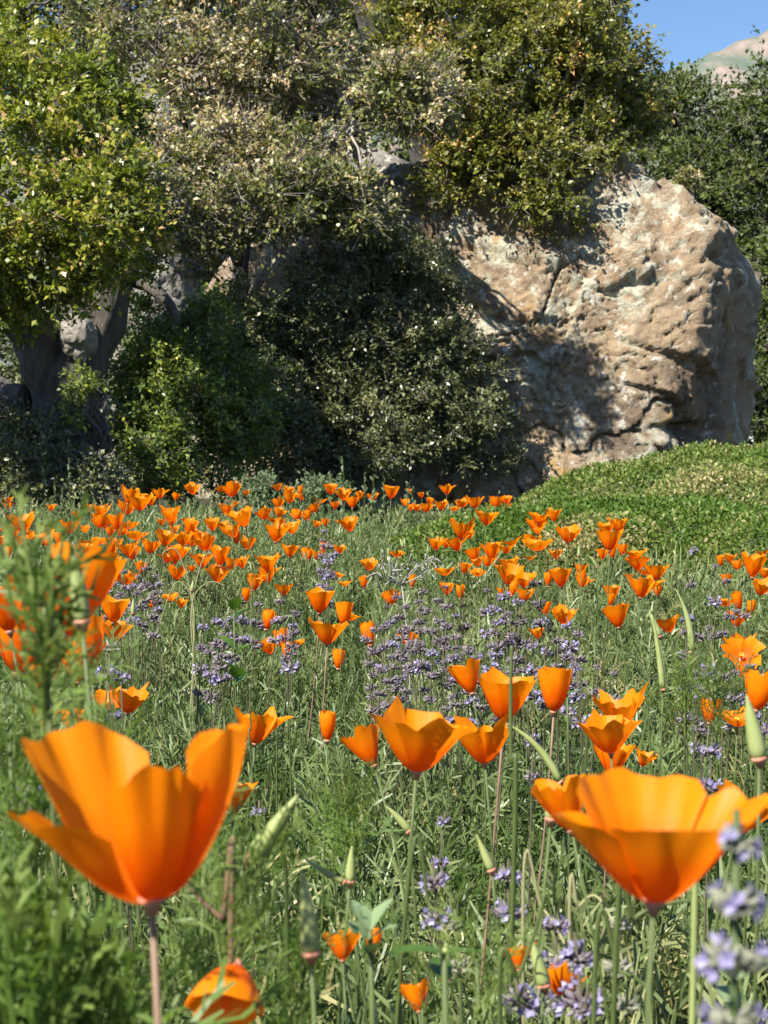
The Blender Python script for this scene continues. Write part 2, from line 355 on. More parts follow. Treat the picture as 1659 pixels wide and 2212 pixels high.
def side_rock(C, w, d, h, seed, mat, label):
    o = boulder('boulder', C, [((-.1, -1, .15), d), ((1, -.2, .1), w), ((-1, -.2, .1), w), ((0, 1, .1), d), ((.2, -.1, 1), h), ((-.3, -.1, 1), h * 1.05), ((0, 0, -1), h)], 9, 5, .9, seed, None, mat)
    tag(o, label, 'boulder', None); return o
c = at(265, 330, 19.5); side_rock((c[0], c[1], 2.6), .95, .9, 2.45, 11, M['rock_grey'], 'tall grey boulder showing between the drying oak and the green oak')
c = at(830, 500, 16.4); side_rock((c[0] - .1, c[1] + .4, 1.9), .62, .7, 1.85, 23, M['rock_grey'], 'pale grey boulder peeping over the left shoulder of the huge tan boulder')
c = at(350, 60, 20.5); side_rock((c[0] + .25, c[1], 2.9), .9, .8, 3.25, 31, M['rock_grey'], 'dark grey boulder behind the bare twigs of the drying oak')
c = at(560, 640, 15.2); side_rock((c[0] + .1, c[1] - .3, 1.25), .36, .4, 1.15, 43, M['rock'], 'narrow brown rock standing in shade behind the dark shrub')

# ------------------------------------------------------------------ trees and shrubs
LEAF_V = np.array([[0, 0, 0], [.30, .45, .10], [0, 1, -.05], [-.30, .45, .10]]); LEAF_Q = np.array([[0, 1, 2, 3]])
LEAF6_V = np.array([[0, 0, 0], [.26, .25, .08], [.30, .62, .08], [0, 1, -.08], [-.30, .62, .08], [-.26, .25, .08]]); LEAF6_Q = np.array([[0, 1, 2, 5], [5, 2, 3, 4]])

def crown(ells, n_clump, leaves_per, size, rg, clump_r=(.16, .34), tint=(.4, .22), twigs_per=10, tip_bias=None, patch=None, surf=.45):
    """leaf sprays on twigs in clumps spread through a union of ellipsoids; ells rows: cx cy cz rx ry rz"""
    E = np.array(ells, float); vol = np.prod(E[:, 3:], axis=1) ** .75; pick = rg.choice(len(E), n_clump, p=vol / vol.sum())
    d = rg.normal(size=(n_clump, 3)); d /= np.linalg.norm(d, axis=1)[:, None]
    rad = surf + (1 - surf) * rg.random(n_clump); rad *= (.82 + .35 * fbm(d * 1.6 + pick[:, None] * 3.7, 2))
    C = E[pick, :3] + d * E[pick, 3:] * rad[:, None]
    cr = rg.uniform(*clump_r, n_clump)
    K = twigs_per; td = rg.normal(size=(n_clump, K, 3)) * np.array([1, 1, .75]) + d[:, None] * .75 + np.array([0, 0, .12])
    td /= np.linalg.norm(td, axis=2)[:, :, None]
    tl = cr[:, None] * rg.uniform(.6, 1.25, (n_clump, K))
    per = max(1, leaves_per // K)
    s = rg.uniform(.22, 1.05, (n_clump, K, per))
    P = C[:, None, None] + td[:, :, None] * (tl[:, :, None] * s)[..., None]
    P[..., 2] -= .10 * tl[:, :, None] * s ** 2
    ld = td[:, :, None] * .6 + rg.normal(size=P.shape) * .75
    P = P + rg.normal(size=P.shape) * .012
    ct = np.clip(rg.normal(tint[0], tint[1] * .7, n_clump), 0, 1)
    if patch is not None: ct = np.clip(ct + patch(C), 0, 1)
    lt = ct[:, None, None] + rg.normal(size=P.shape[:3]) * tint[1] * .6
    lt = np.clip(lt, 0, 1).reshape(-1); P = P.reshape(-1, 3); ld = ld.reshape(-1, 3)
    mats = rand_mats(ld, .65, rg, (-.35, -.45, .85)); sc = size * rg.uniform(.6, 1.3, len(P))
    return C, cr, (td, tl), P, mats, sc, lt

TW_V = np.array([[-.5, 0, 0], [.5, 0, 0], [0, 0, .8], [-.2, 1, 0], [.2, 1, 0], [0, 1, .3]]); TW_Q = np.array([[0, 1, 4, 3], [1, 2, 5, 4]])
def woody(name, base, label, cat, ells, mat, n_clump, leaves_per, size, seed, trunk=None, group=None, twig_r=.004, branch_n=40, hub=None, leaf6=False, bark=None, bare=0.0, gaps=(), **kw):
    rg = np.random.default_rng(seed)
    root = empty(name, base); tag(root, label, cat, group); B = np.asarray(base, float)
    C, cr, (td, tl), P, mats, sc, lt = crown(ells, n_clump, leaves_per, size, rg, **kw)
    keep = np.repeat(rg.random(len(C)) >= bare, len(P) // len(C))
    def shut(Q):                                                        # openings in the crown that let the sun through
        r = np.zeros(len(Q), bool)
        for g, gr in gaps: w = Q - np.asarray(g); al = w @ np.array(to_sun); r |= (np.linalg.norm(w - np.outer(al, np.array(to_sun)), axis=1) < gr) & (al > .05)
        return r
    keep &= ~shut(P)
    P, mats, sc, lt = P[keep], mats[keep], sc[keep], lt[keep]
    s = Soup(); s.inst(LEAF6_V if leaf6 else LEAF_V, LEAF6_Q if leaf6 else LEAF_Q, P - B, mats, sc, lt)
    tag(link('crown' if cat == 'tree' else 'foliage', s.mesh('leaves'), mat, root), kind='stuff')
    K = td.shape[1]; tdir = td.reshape(-1, 3); tlen = tl.reshape(-1); org = np.repeat(C, K, 0); kt = ~(shut(org + tdir * tlen[:, None] * .5) | shut(org + tdir * tlen[:, None])); tdir, tlen, org = tdir[kt], tlen[kt], org[kt]
    s = Soup(); ssc = np.stack([np.full(len(tdir), twig_r), tlen, np.full(len(tdir), twig_r)], 1)
    s.inst(TW_V, TW_Q, org - B, rand_mats(tdir, 1, rg), ssc, rg.random(len(tdir)))
    tag(link('twigs', s.mesh('twigs'), M['twig'], root), kind='stuff')
    hub = np.array(hub if hub is not None else [B + [0, 0, .3]], float)
    s = Soup(); ids = rg.choice(len(C), min(branch_n, len(C)), replace=False)
    for i in ids:
        h = hub[np.argmin(((hub - C[i]) ** 2).sum(1))]; mid = (h + C[i]) / 2 + rg.normal(size=3) * .10 + [0, 0, .12]
        L = np.linalg.norm(C[i] - h)
        if gaps and shut(bez(h, mid, C[i], 12)).any(): continue
        s.add(*tube(bez(h, mid, C[i], 9) - B + np.vstack([np.zeros(3), rg.normal(size=(7, 3)) * .018, np.zeros(3)]), np.linspace(.010 + .011 * L, .005, 9), 5))
    link('branches', s.mesh('branches', True), bark or M['bark'], root)
    if trunk:
        for nm, pts, rad in trunk:
            V, q, t = tube(np.array(pts, float) - B, rad, 22, True, .35)
            link(nm, make_mesh(nm, V, q, t, smooth=True), M['bark'], root)
    return root

def ell(u, v, ru, rv, D, rd):
    c = at(u, v, D); k = D / F_PX; return [*c, ru * k, rd, rv * k]

# green oak on the left: forked trunk in its own shade
def sp(pts, n=26):
    pts = np.array(pts, float); t = np.linspace(0, len(pts) - 1, n); i = np.clip(t.astype(int), 0, len(pts) - 2); f = (t - i)[:, None]
    p0 = pts[np.clip(i - 1, 0, None)]; p1 = pts[i]; p2 = pts[i + 1]; p3 = pts[np.clip(i + 2, None, len(pts) - 1)]
    return .5 * (2 * p1 + (p2 - p0) * f + (2 * p0 - 5 * p1 + 4 * p2 - p3) * f ** 2 + (3 * p1 - p0 - 3 * p2 + p3) * f ** 3)
def rr(vals, n=26): return np.interp(np.linspace(0, 1, n), np.linspace(0, 1, len(vals)), vals)
TD = 11.0
b0 = at(128, 1040, TD); b0[2] = zg(b0[0], b0[1]) - .08
k = TD / F_PX
trunkA = [('trunk', sp([b0, at(138, 950, TD), at(148, 860, TD), at(172, 770, TD), at(212, 680, TD + .05), at(248, 590, TD + .1), at(275, 480, TD + .3), at(280, 380, TD + .5), at(250, 250, TD + .6), at(220, 120, TD + .6)]), rr([105 * k, 72 * k, 64 * k, 66 * k, 62 * k, 54 * k, 40 * k, 26 * k, 16 * k, 8 * k])),
          ('limb', sp([at(135, 900, TD + .02), at(105, 810, TD - .05), at(70, 720, TD - .1), at(20, 640, TD - .2), at(-70, 540, TD - .4), at(-200, 380, TD - .5)]), rr([50 * k, 52 * k, 47 * k, 42 * k, 34 * k, 20 * k])),
          ('limb', sp([at(255, 600, TD + .05), at(300, 606, TD + .0), at(335, 630, TD - .1), at(368, 662, TD - .15), at(385, 700, TD - .2)]), rr([20 * k, 17 * k, 14 * k, 11 * k, 6 * k])),
          ('limb', sp([at(60, 860, TD + .1), at(20, 850, TD + .2), at(-60, 800, TD + .4), at(-160, 700, TD + .5)]), rr([30 * k, 26 * k, 22 * k, 12 * k]))]
ellsA = [ell(60, 300, 190, 190, 10.3, .55), ell(160, 480, 170, 150, 9.9, .5), ell(40, 560, 120, 110, 9.8, .45), ell(-170, 420, 180, 200, 10.0, .7), ell(20, 170, 120, 80, 10.8, .5),
         ell(240, 420, 100, 150, 10.2, .4), ell(180, 220, 130, 120, 10.6, .45), ell(300, 520, 50, 70, 10.4, .25), ell(30, 665, 55, 35, 10.1, .25), ell(-20, 60, 110, 80, 11.2, .4), ell(-120, 620, 130, 120, 9.6, .4), ell(120, 615, 120, 45, 9.9, .25)]
hubA = [at(240, 600, 11.1), at(280, 400, 11.2), at(270, 200, 11.2), at(0, 620, 10.8), at(-120, 470, 10.5), at(-190, 390, 10.5), at(200, -50, 11)]
GAPS = [(at(170, 722, TD - .38), .10), (at(300, 930, 10.9), .30), (at(290, 810, 11.1), .28), (at(330, 700, 11.4), .22), (at(420, 800, 11.2), .15)]
oakA = woody('oak_tree', b0, 'bright green oak with a thick forked grey trunk shaded beneath its crown', 'tree', ellsA, M['oak_green'], 760, 120, .042, 5, trunkA, hub=hubA, branch_n=70, tint=(.52, .26), clump_r=(.13, .27), gaps=GAPS)
# sawn limb stub on its trunk, where a sun fleck falls
kn = at(170, 728, TD - .19); rg = np.random.default_rng(2)
bm = bmesh.new(); bmesh.ops.create_icosphere(bm, subdivisions=5, radius=1)
V = np.array([v.co[:] for v in bm.verts]); T = np.array([[v.index for v in f.verts] for f in bm.faces]); bm.free()
rad = 1 + .16 * fbm(V * 1.5, 3) + .03 * ridged(V * np.array([3, 3, 6]) + noise(V * 2)[:, None], 4); rad -= .30 * np.exp(-(((V - [.15, -.85, -.52]) / [.30, .5, .15]) ** 2).sum(1))
V = V * rad[:, None] * np.array([.115, .12, .155])
link('branch_stub', make_mesh('branch_stub', V + (kn - b0), tris=T, smooth=True), plain('weathered_stub', (.16, .145, .125), .9, (.27, .25, .22), 22, .8), oakA)

# drying oak in the middle
b1 = at(560, 1010, 14.2); b1[2] = zg(b1[0], b1[1])
k2 = 14 / F_PX
trunkB = [('trunk', sp([b1, at(552, 850, 14.2), at(530, 700, 14.2), at(520, 560, 14.1), at(560, 400, 14), at(620, 240, 13.9), at(650, 60, 13.9), at(700, -150, 13.8)]), rr([30 * k2, 22 * k2, 18 * k2, 17 * k2, 15 * k2, 12 * k2, 10 * k2, 5 * k2])),
          ('limb', sp([at(520, 570, 14.1), at(460, 440, 13.8), at(420, 320, 13.6), at(370, 200, 13.4), at(350, 60, 13.5)]), rr([14 * k2, 11 * k2, 9 * k2, 7 * k2, 4 * k2])),
          ('limb', sp([at(600, 300, 13.9), at(700, 250, 13.6), at(800, 260, 13.3), at(860, 290, 13.2)]), rr([11 * k2, 8 * k2, 6 * k2, 3 * k2]))]
ellsB = [ell(875, 195, 120, 100, 12.1, .4), ell(890, 210, 110, 90, 12.0, .35), ell(250, 60, 130, 110, 13.4, .5), ell(310, 330, 80, 120, 12.9, .4), ell(430, 160, 170, 140, 13.0, .55), ell(600, 130, 190, 130, 13.0, .5), ell(500, 330, 190, 110, 12.7, .45), ell(640, 410, 150, 110, 12.5, .45), ell(600, 430, 150, 90, 12.2, .3), ell(740, 440, 110, 80, 12.3, .25), ell(460, 480, 130, 80, 12.2, .3), ell(300, 420, 90, 100, 12.0, .3), ell(420, 450, 120, 110, 12.6, .4), ell(745, 230, 120, 120, 14.0, .30), ell(820, 210, 90, 90, 14.2, .25),
         ell(780, 430, 75, 90, 12.7, .3), ell(560, -60, 300, 120, 13.2, .7), ell(380, 560, 80, 70, 12.6, .3), ell(690, 330, 120, 80, 12.6, .35)]
hubB = [at(520, 560, 14.1), at(560, 400, 13.9), at(620, 240, 13.8), at(650, 60, 13.8), at(420, 320, 13.5), at(370, 180, 13.4), at(760, 255, 13.4)]
def patchB(C):  # dead peach sprays in the upper middle, greener low right
    px = CU + C[:, 0] / C[:, 1] * F_PX; pv = HORIZON - (C[:, 2] - .62) / C[:, 1] * F_PX
    return .22 * np.exp(-(((px - 520) / 170) ** 2 + ((pv - 220) / 150) ** 2)) - .20 * sstep(330, 470, pv) - .12 * sstep(300, 250, px)
woody('oak_tree', b1, 'drying oak full of bare grey twigs and peach dead leaves', 'tree', ellsB, M['oak_mixed'], 860, 88, .042, 6, trunkB, hub=hubB, branch_n=150, tint=(.51, .37), clump_r=(.13, .27), twigs_per=14, patch=patchB, twig_r=.0065, bark=M['twig'], bare=.14, gaps=GAPS[1:])

# oak leaning over the boulder
b2 = at(1010, 1000, 17.6); b2[2] = zg(b2[0], b2[1])
k3 = 17 / F_PX
trunkC = [('trunk', sp([b2, at(1000, 700, 17.6), at(960, 450, 17.4), at(880, 200, 17), at(800, 40, 16.8), at(770, -100, 16.6)]), rr([70 * k3, 52 * k3, 44 * k3, 36 * k3, 28 * k3, 16 * k3])),
          ('limb', sp([at(960, 450, 17.4), at(1060, 300, 16.5), at(1150, 190, 15.8), at(1260, 90, 15.2), at(1300, -60, 15.2)]), rr([34 * k3, 26 * k3, 20 * k3, 14 * k3, 7 * k3])),
          ('limb', sp([at(1060, 300, 16.5), at(1120, 330, 15.5), at(1180, 400, 14.3), at(1200, 470, 13.8)]), rr([20 * k3, 16 * k3, 11 * k3, 4 * k3]))]
ellsC = [ell(1000, 180, 150, 130, 13.9, .5), ell(1170, 150, 190, 170, 14.2, .7), ell(1300, 190, 130, 160, 14.6, .6), ell(1010, 365, 110, 75, 13.85, .2), ell(1130, 330, 150, 110, 13.75, .25), ell(1185, 455, 75, 80, 13.62, .16), ell(1250, 300, 120, 110, 14.0, .35),
         ell(960, 20, 180, 130, 14.4, .6), ell(1200, -40, 190, 120, 14.6, .7), ell(870, 130, 100, 100, 14.2, .35), ell(1360, 250, 70, 80, 14.8, .4), ell(1230, 80, 120, 60, 14.2, .6)]
hubC = [at(960, 450, 17.2), at(1060, 300, 16.3), at(1150, 190, 15.6), at(1260, 90, 15.1), at(1180, 400, 14.2), at(880, 200, 16.5), at(1120, 330, 15.2)]
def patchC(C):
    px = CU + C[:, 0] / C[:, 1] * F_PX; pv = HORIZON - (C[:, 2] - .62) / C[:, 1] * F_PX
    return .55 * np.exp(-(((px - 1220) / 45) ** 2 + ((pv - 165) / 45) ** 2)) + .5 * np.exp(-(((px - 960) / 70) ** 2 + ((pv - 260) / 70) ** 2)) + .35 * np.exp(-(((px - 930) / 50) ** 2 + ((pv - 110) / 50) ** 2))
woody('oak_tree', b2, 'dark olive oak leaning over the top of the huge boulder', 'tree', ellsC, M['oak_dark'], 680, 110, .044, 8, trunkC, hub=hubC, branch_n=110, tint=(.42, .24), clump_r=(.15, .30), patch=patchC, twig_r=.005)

# trees behind
def back_tree(u, D, ells, label, seed, n, mat=M['oak_far'], size=.105, cr=(.3, .55), per=60):
    b = at(u, 1000, D); b[2] = zg(b[0], b[1]) - .1
    cx = np.mean([e[0] for e in ells]); cz = np.max([e[2] for e in ells]); k = D / F_PX
    tr = [('trunk', sp([b, b + [0, 0, 1.2], [cx * .5 + b[0] * .5, b[1], b[2] + 2.6], [cx, b[1], cz]]), rr([.22, .17, .13, .06]))]
    return woody('broadleaf_tree', b, label, 'tree', ells, mat, n, per, size, seed, tr, hub=[b + [0, 0, 1.4], np.array([cx * .5 + b[0] * .5, b[1], b[2] + 2.6]), np.array([cx, b[1], cz])], branch_n=30, clump_r=cr, tint=(.45, .2), group='trees behind the boulder', twig_r=.006)
back_tree(1480, 24, [ell(1480, 260, 110, 120, 24, .9), ell(1440, 400, 130, 110, 23, .9), ell(1560, 420, 120, 130, 23, .9), ell(1400, 250, 70, 90, 25, .6), ell(1530, 600, 150, 140, 23.5, .9)], 'deep green tree rising behind the right shoulder of the boulder', 12, 360, size=.074, per=95)
back_tree(1660, 22, [ell(1655, 250, 90, 120, 22, .8), ell(1680, 400, 110, 150, 21.5, .9), ell(1680, 620, 90, 170, 21, .8), ell(1690, 820, 100, 150, 20.5, .8), ell(1640, 900, 80, 110, 19, .5), ell(1780, 300, 130, 200, 22, .9), ell(1780, 650, 140, 250, 21, .9)], 'deep green tree at the foot of the pale rocky ridge', 13, 450, size=.074, per=95)
back_tree(250, 24, [ell(120, 100, 240, 220, 23, 1.), ell(380, 120, 240, 200, 24, 1.), ell(60, 500, 220, 260, 22, 1.), ell(350, 480, 260, 260, 22, 1.), ell(-200, 300, 260, 300, 23, 1.), ell(200, -120, 340, 170, 23, 1.), ell(80, 40, 200, 100, 22.5, .8), ell(-40, 800, 260, 230, 18.5, .8), ell(200, 850, 200, 200, 18.5, .6), ell(330, 30, 200, 100, 22.5, .8)], 'shadowy dark tree filling the gaps behind the green oak', 14, 600)
back_tree(800, 25, [ell(650, 100, 260, 220, 24, 1.), ell(900, 80, 260, 220, 24, 1.), ell(1150, 120, 220, 200, 24.5, 1.), ell(700, 420, 260, 220, 23, 1.), ell(900, -120, 350, 170, 24, 1.), ell(850, 290, 110, 110, 18.5, .4), ell(650, 40, 240, 110, 23, .8), ell(1260, -20, 120, 120, 24, .8), ell(1050, 350, 200, 200, 24, .8)], 'shadowy dark tree filling the gaps behind the drying oak', 15, 580)

# shrubs in front of the boulder
def shrub(u, v, D, ells, label, seed, n, per, size, mat, tint=(.45, .22), cr=(.10, .2), name='shrub', cat='shrub', patch=None, hh=.5, bn=45):
    b = at(u, v, D); b[2] = zg(b[0], b[1]) - .03
    return woody(name, b, label, cat, ells, mat, n, per, size, seed, None, 'shrubs under the oaks', .003, bn, [b + [0, 0, hh * .3], b + [.2, 0, hh], b + [-.2, .1, hh]], tint=tint, clump_r=cr, patch=patch, surf=.55)
shrub(800, 1050, 13.1, [ell(800, 880, 300, 190, 13.0, .55), ell(700, 720, 190, 170, 12.9, .5), ell(900, 680, 150, 170, 13.0, .5), ell(880, 560, 80, 90, 13.1, .3), ell(1000, 880, 110, 150, 13.1, .45), ell(600, 800, 150, 190, 12.7, .45), ell(520, 700, 70, 120, 12.6, .3), ell(560, 930, 130, 120, 12.2, .35), ell(760, 610, 100, 100, 13.1, .3), ell(960, 740, 90, 110, 13.0, .4), ell(1060, 960, 60, 90, 13.2, .3), ell(720, 960, 240, 110, 12.6, .4), ell(830, 520, 60, 50, 13.1, .2)],
      'large dark grey green shrub in front of the huge boulder', 21, 980, 96, .034, M['shrub'])
shrub(390, 1050, 11.4, [ell(400, 900, 170, 160, 11.4, .5), ell(330, 790, 110, 120, 11.5, .4), ell(420, 750, 120, 110, 11.6, .4), ell(500, 880, 110, 150, 11.5, .4), ell(320, 960, 110, 100, 11.2, .4), ell(430, 680, 70, 60, 11.8, .3), ell(310, 700, 50, 60, 11.8, .25), ell(430, 1045, 160, 35, 11.2, .3)],
      'yellow green leafy shrub between the forked oak trunk and the dark shrub', 22, 520, 80, .034, M['shrub_light'], (.35, .3))
shrub(60, 1060, 10.6, [ell(70, 1010, 150, 90, 10.4, .4), ell(-60, 960, 140, 130, 10.6, .5), ell(180, 1040, 110, 60, 10.2, .35)],
      'low dark shrub at the foot of the forked oak trunk', 23, 200, 80, .032, M['shrub'])
shrub(20, 960, 13.5, [ell(20, 850, 150, 160, 13.5, .5), ell(-150, 800, 160, 200, 13.5, .6)], 'dim shrub in the gloom behind the forked oak trunk', 24, 150, 70, .036, M['shrub'], (.3, .2))
shrub(165, 950, 10.5, [ell(170, 830, 34, 36, 10.5, .12), ell(160, 900, 26, 40, 10.5, .12)], 'small leafy sprig growing against the forked oak trunk', 25, 22, 50, .032, M['shrub_light'], (.55, .2), (.06, .11))
shrub(1570, 470, 17.5, [ell(1490, 385, 34, 22, 16.8, .15), ell(1470, 395, 25, 20, 16.8, .15)], 'tiny pale bush on the sloping shoulder of the huge boulder', 26, 20, 50, .035, M['oak_mixed'], (.5, .2), (.06, .12))
shrub(560, 1070, 10.2, [ell(590, 1062, 110, 22, 10.0, .2), ell(700, 1066, 60, 18, 10.1, .2)], 'pale green leafy patch at the foot of the dark shrub', 27, 50, 60, .03, M['silver'], (.2, .2), (.06, .12), hh=.05, bn=8)

# ------------------------------------------------------------------ low mounding shrubs on the right
def mound(cx, cy, rx, ry, h, n, size, label, seed, tint, brown=0.0, pw=2.6):
    rg = np.random.default_rng(seed); root = empty('mounding_shrub', (cx, cy, float(zg(cx, cy))))
    tag(root, label, 'shrub'); B = np.array(root.location)
    def hz(x, y):
        r = np.sqrt(((x - cx) / rx) ** 2 + ((y - cy) / ry) ** 2)
        base = h * np.clip(1 - r ** pw, 0, None) ** .62
        return zg(x, y) + base * (1 + .16 * fbm(np.stack([x * 2.3 + seed, y * 2.3, 0 * x], 1), 3)) + .02 * noise(np.stack([x * 14, y * 14, 0 * x], 1)) * (base > .01), r
    g = np.linspace(-1, 1, 70); X, Y = np.meshgrid(g, g); x = (cx + rx * X * 1.02).ravel(); y = (cy + ry * Y * 1.02).ravel()
    z, r = hz(x, y); z = np.where(r > 1, zg(x, y) - .05, z - .045)
    I = np.arange(len(x)).reshape(70, 70); Qm = np.stack([I[:-1, :-1], I[:-1, 1:], I[1:, 1:], I[1:, :-1]], -1).reshape(-1, 4)
    link('twig_mass', make_mesh('twig_mass', np.stack([x, y, z], 1) - B, Qm, smooth=True), M['mound_core'], root)
    a = rg.random(n) * 2 * np.pi; rad = np.sqrt(rg.random(n)); x = cx + rx * rad * np.cos(a); y = cy + ry * rad * np.sin(a)
    z, r = hz(x, y); e = .02; zx = (hz(x + e, y)[0] - z) / e; zy = (hz(x, y + e)[0] - z) / e
    nr = np.stack([-zx, -zy, np.ones(n)], 1); nr /= np.linalg.norm(nr, axis=1)[:, None]
    P = np.stack([x, y, z], 1) + nr * (rg.random(n)[:, None] * .05 - .035)
    d = nr * .8 + rg.normal(size=P.shape) * .6
    pt = fbm(np.stack([x * 1.9 + 3 * seed, y * 1.9, z], 1), 3)
    t = np.clip(tint + .30 * pt + brown + rg.normal(size=n) * .20, 0, 1)
    s = Soup(); s.inst(LEAF_V, LEAF_Q, P - B, rand_mats(d, 1.0, rg), size * rg.uniform(.6, 1.3, n), t)
    tag(link('foliage', s.mesh('mound_leaves'), M['mound'], root), kind='stuff')
M['mound_core'] = plain('mound_inside', (.04, .06, .015), .9, (.09, .10, .04), 30)
mound(2.75, 10.2, 2.05, 1.5, .47, 56000, .024, 'broad yellow green mounding shrub below the lichened foot of the boulder', 3, .44)
mound(2.05, 8.3, .95, .9, .38, 24000, .022, 'brownish tipped mounding shrub with dull olive foliage on the slope', 4, .50, .12)
mound(1.05, 7.0, 1.10, 1.2, .27, 32000, .021, 'low bright green mat of ground cover behind the poppies', 5, .25)
mound(.80, 6.3, .36, .38, .27, 9000, .018, 'small greyish mounding shrub rising out of the green mat', 6, .62, .10)
mound(1.75, 6.2, .75, .9, .28, 22000, .018, 'low bright green mound of ground cover beside the sage spikes', 8, .26)

# ------------------------------------------------------------------ feathery meadow foliage
def strip(p0, p1, w0, w1, nrm, seg=1, bend=0.0):
    p0, p1, nrm = (np.asarray(a, float) for a in (p0, p1, nrm)); t = np.linspace(0, 1, seg + 1)[:, None]
    c = p0 + (p1 - p0) * t + nrm * bend * (t * (1 - t)) * 4
    d = p1 - p0; s = np.cross(d, nrm); s /= np.linalg.norm(s) + 1e-9
    w = w0 + (w1 - w0) * t
    V = np.concatenate([c - s * w / 2, c + s * w / 2]); n = seg + 1
    return V, [[i, n + i, n + i + 1, i + 1] for i in range(seg)]
def fern_leaf(rg, pairs, lobes, seg, w=.022):
    """divided poppy leaf, length 1 along +Y, face +Z"""
    V, Qs, n = [], [], 0
    def put(a):
        nonlocal n
        V.append(a[0]); Qs.extend([[i + n for i in q] for q in a[1]]); n += len(a[0])
    c = lambda t: np.array([.05 * math.sin(t * 3), t, -.22 * t * t])
    put(strip(c(0), c(.5), w * .8, w * .7, [0, 0, 1], seg)); put(strip(c(.5), c(.95), w * .7, w * .5, [0, 0, 1], 1))
    pos = [(.38 + .52 * i / pairs, sd) for i in range(pairs) for sd in (-1, 1)] + [(.92, 0)]
    for t, sd in pos:
        b = c(t); L = rg.uniform(.26, .38) * (1.15 - .5 * t) * (1 if sd else .75); ang = sd * rg.uniform(.55, .95)
        dr = np.array([math.sin(ang), math.cos(ang), rg.uniform(-.1, .35)]); e = b + dr * L
        nm = np.array([rg.normal() * .4, rg.normal() * .3, 1.0])
        put(strip(b, e, w * .7, w * .45, nm, 1))
        for q in range(lobes):
            tt = .35 + .5 * q / max(1, lobes - 1) if lobes > 1 else .5; side = 1 if q % 2 else -1
            a2 = ang + side * rg.uniform(.45, .8); d2 = np.array([math.sin(a2), math.cos(a2), rg.uniform(-.1, .4)])
            p = b + dr * L * tt; put(strip(p, p + d2 * L * rg.uniform(.45, .7), w * .75, w * .35, nm + rg.normal(size=3) * .4, 1))
    return np.concatenate(V), np.array(Qs)
rgF = np.random.default_rng(77)
NEAR_T = [fern_leaf(rgF, 3, 4, 2, .024) for _ in range(5)]
MID_T = [fern_leaf(rgF, 2, 2, 1, .032) for _ in range(5)]
FAR_T = [fern_leaf(rgF, 1, 2, 1, .05) for _ in range(4)]
def in_mound(x, y):
    return (((x - 1.05) / 1.0) ** 2 + ((y - 7.0) / 1.1) ** 2 < 1) | (((x - 1.75) / .7) ** 2 + ((y - 6.2) / .8) ** 2 < 1) | (((x - 2.05) / .9) ** 2 + ((y - 8.3) / .85) ** 2 < 1) | (((x - 2.75) / 1.9) ** 2 + ((y - 10.2) / 1.4) ** 2 < 1)
def scatter(y0, y1, dens, margin, rg):
    n = int(dens * (y1 - y0) * 2 * (.235 * y1 + margin)); y = rg.uniform(y0, y1, n); x = rg.uniform(-1, 1, n) * (.235 * y1 + margin)
    k = np.abs(x) < .235 * y + margin; x, y = x[k], y[k]; k = ~in_mound(x, y); return x[k], y[k]
def fern_field(s, y0, y1, dens, margin, templ, ln, rg, hmin=.0, hmax=.10):
    x, y = scatter(y0, y1, dens / 7.0, margin, rg)                      # tufts of about seven leaves
    N = len(x) * 7; tx = np.repeat(x, 7) + rg.normal(size=N) * .022; ty = np.repeat(y, 7) + rg.normal(size=N) * .022
    pt = fbm(np.stack([x * 1.7, y * 1.7, 0 * x], 1), 3)
    h = np.repeat(np.clip(.45 + .5 * pt + .25 * rg.normal(size=len(x)), 0, 1), 7)
    az = rg.random(N) * 2 * np.pi; tilt = rg.uniform(.08, .95, N)
    d = np.stack([np.cos(az) * np.sin(tilt), np.sin(az) * np.sin(tilt), np.cos(tilt)], 1)
    z = zg(tx, ty) + hmin + (hmax - hmin) * h * rg.random(N)
    L = ln * rg.uniform(.65, 1.25, N) * (.75 + .5 * h)
    tint = np.clip(np.repeat(.5 + .35 * pt, 7) + rg.normal(size=N) * .17, 0, 1)
    tint = np.where(rg.random(N) < .018, .98, tint)
    w = rg.integers(0, len(templ), N); mats = rand_mats(d, .9, rg)
    for i, (tv, tq) in enumerate(templ):
        k = w == i; s.inst(tv, tq, np.stack([tx, ty, z], 1)[k], mats[k], L[k], tint[k])
s = Soup(); fern_field(s, .62, 2.6, 2100, .35, NEAR_T, .150, rgF, 0, .08)
fern_field(s, 2.6, 5.0, 1600, .5, MID_T, .125, rgF, 0, .07)
fern_field(s, 5.0, 9.8, 700, .8, FAR_T, .115, rgF, 0, .06)
mead = link('meadow_foliage', s.mesh('meadow_foliage'), M['fern'])
tag(mead, 'feathery grey green foliage covering the meadow floor', 'foliage', kind='stuff')
# thin upright grass blades and stalks scattered through it
x, y = scatter(.9, 7.5, 45, .4, rgF); n = len(x)
BL_V = np.concatenate([strip([0, 0, 0], [0, .5, 0], 1, .9, [0, 0, 1])[0], strip([0, .5, 0], [0, 1, -.12], .9, .1, [0, 0, 1])[0]]); BL_Q = np.array([[0, 2, 3, 1], [4, 6, 7, 5]])
az = rgF.random(n) * 6.28; tl = rgF.uniform(0, .45, n); d = np.stack([np.cos(az) * np.sin(tl), np.sin(az) * np.sin(tl), np.cos(tl)], 1)
s = Soup(); s.inst(BL_V, BL_Q, np.stack([x, y, zg(x, y)], 1), rand_mats(d, 1, rgF), np.stack([rgF.uniform(.0015, .0032, n), rgF.uniform(.12, .27, n), np.full(n, .2)], 1), rgF.uniform(.3, 1, n))
tag(link('grass', s.mesh('grass'), M['fern']), 'thin grass blades and stalks between the poppies', 'grass', kind='stuff')

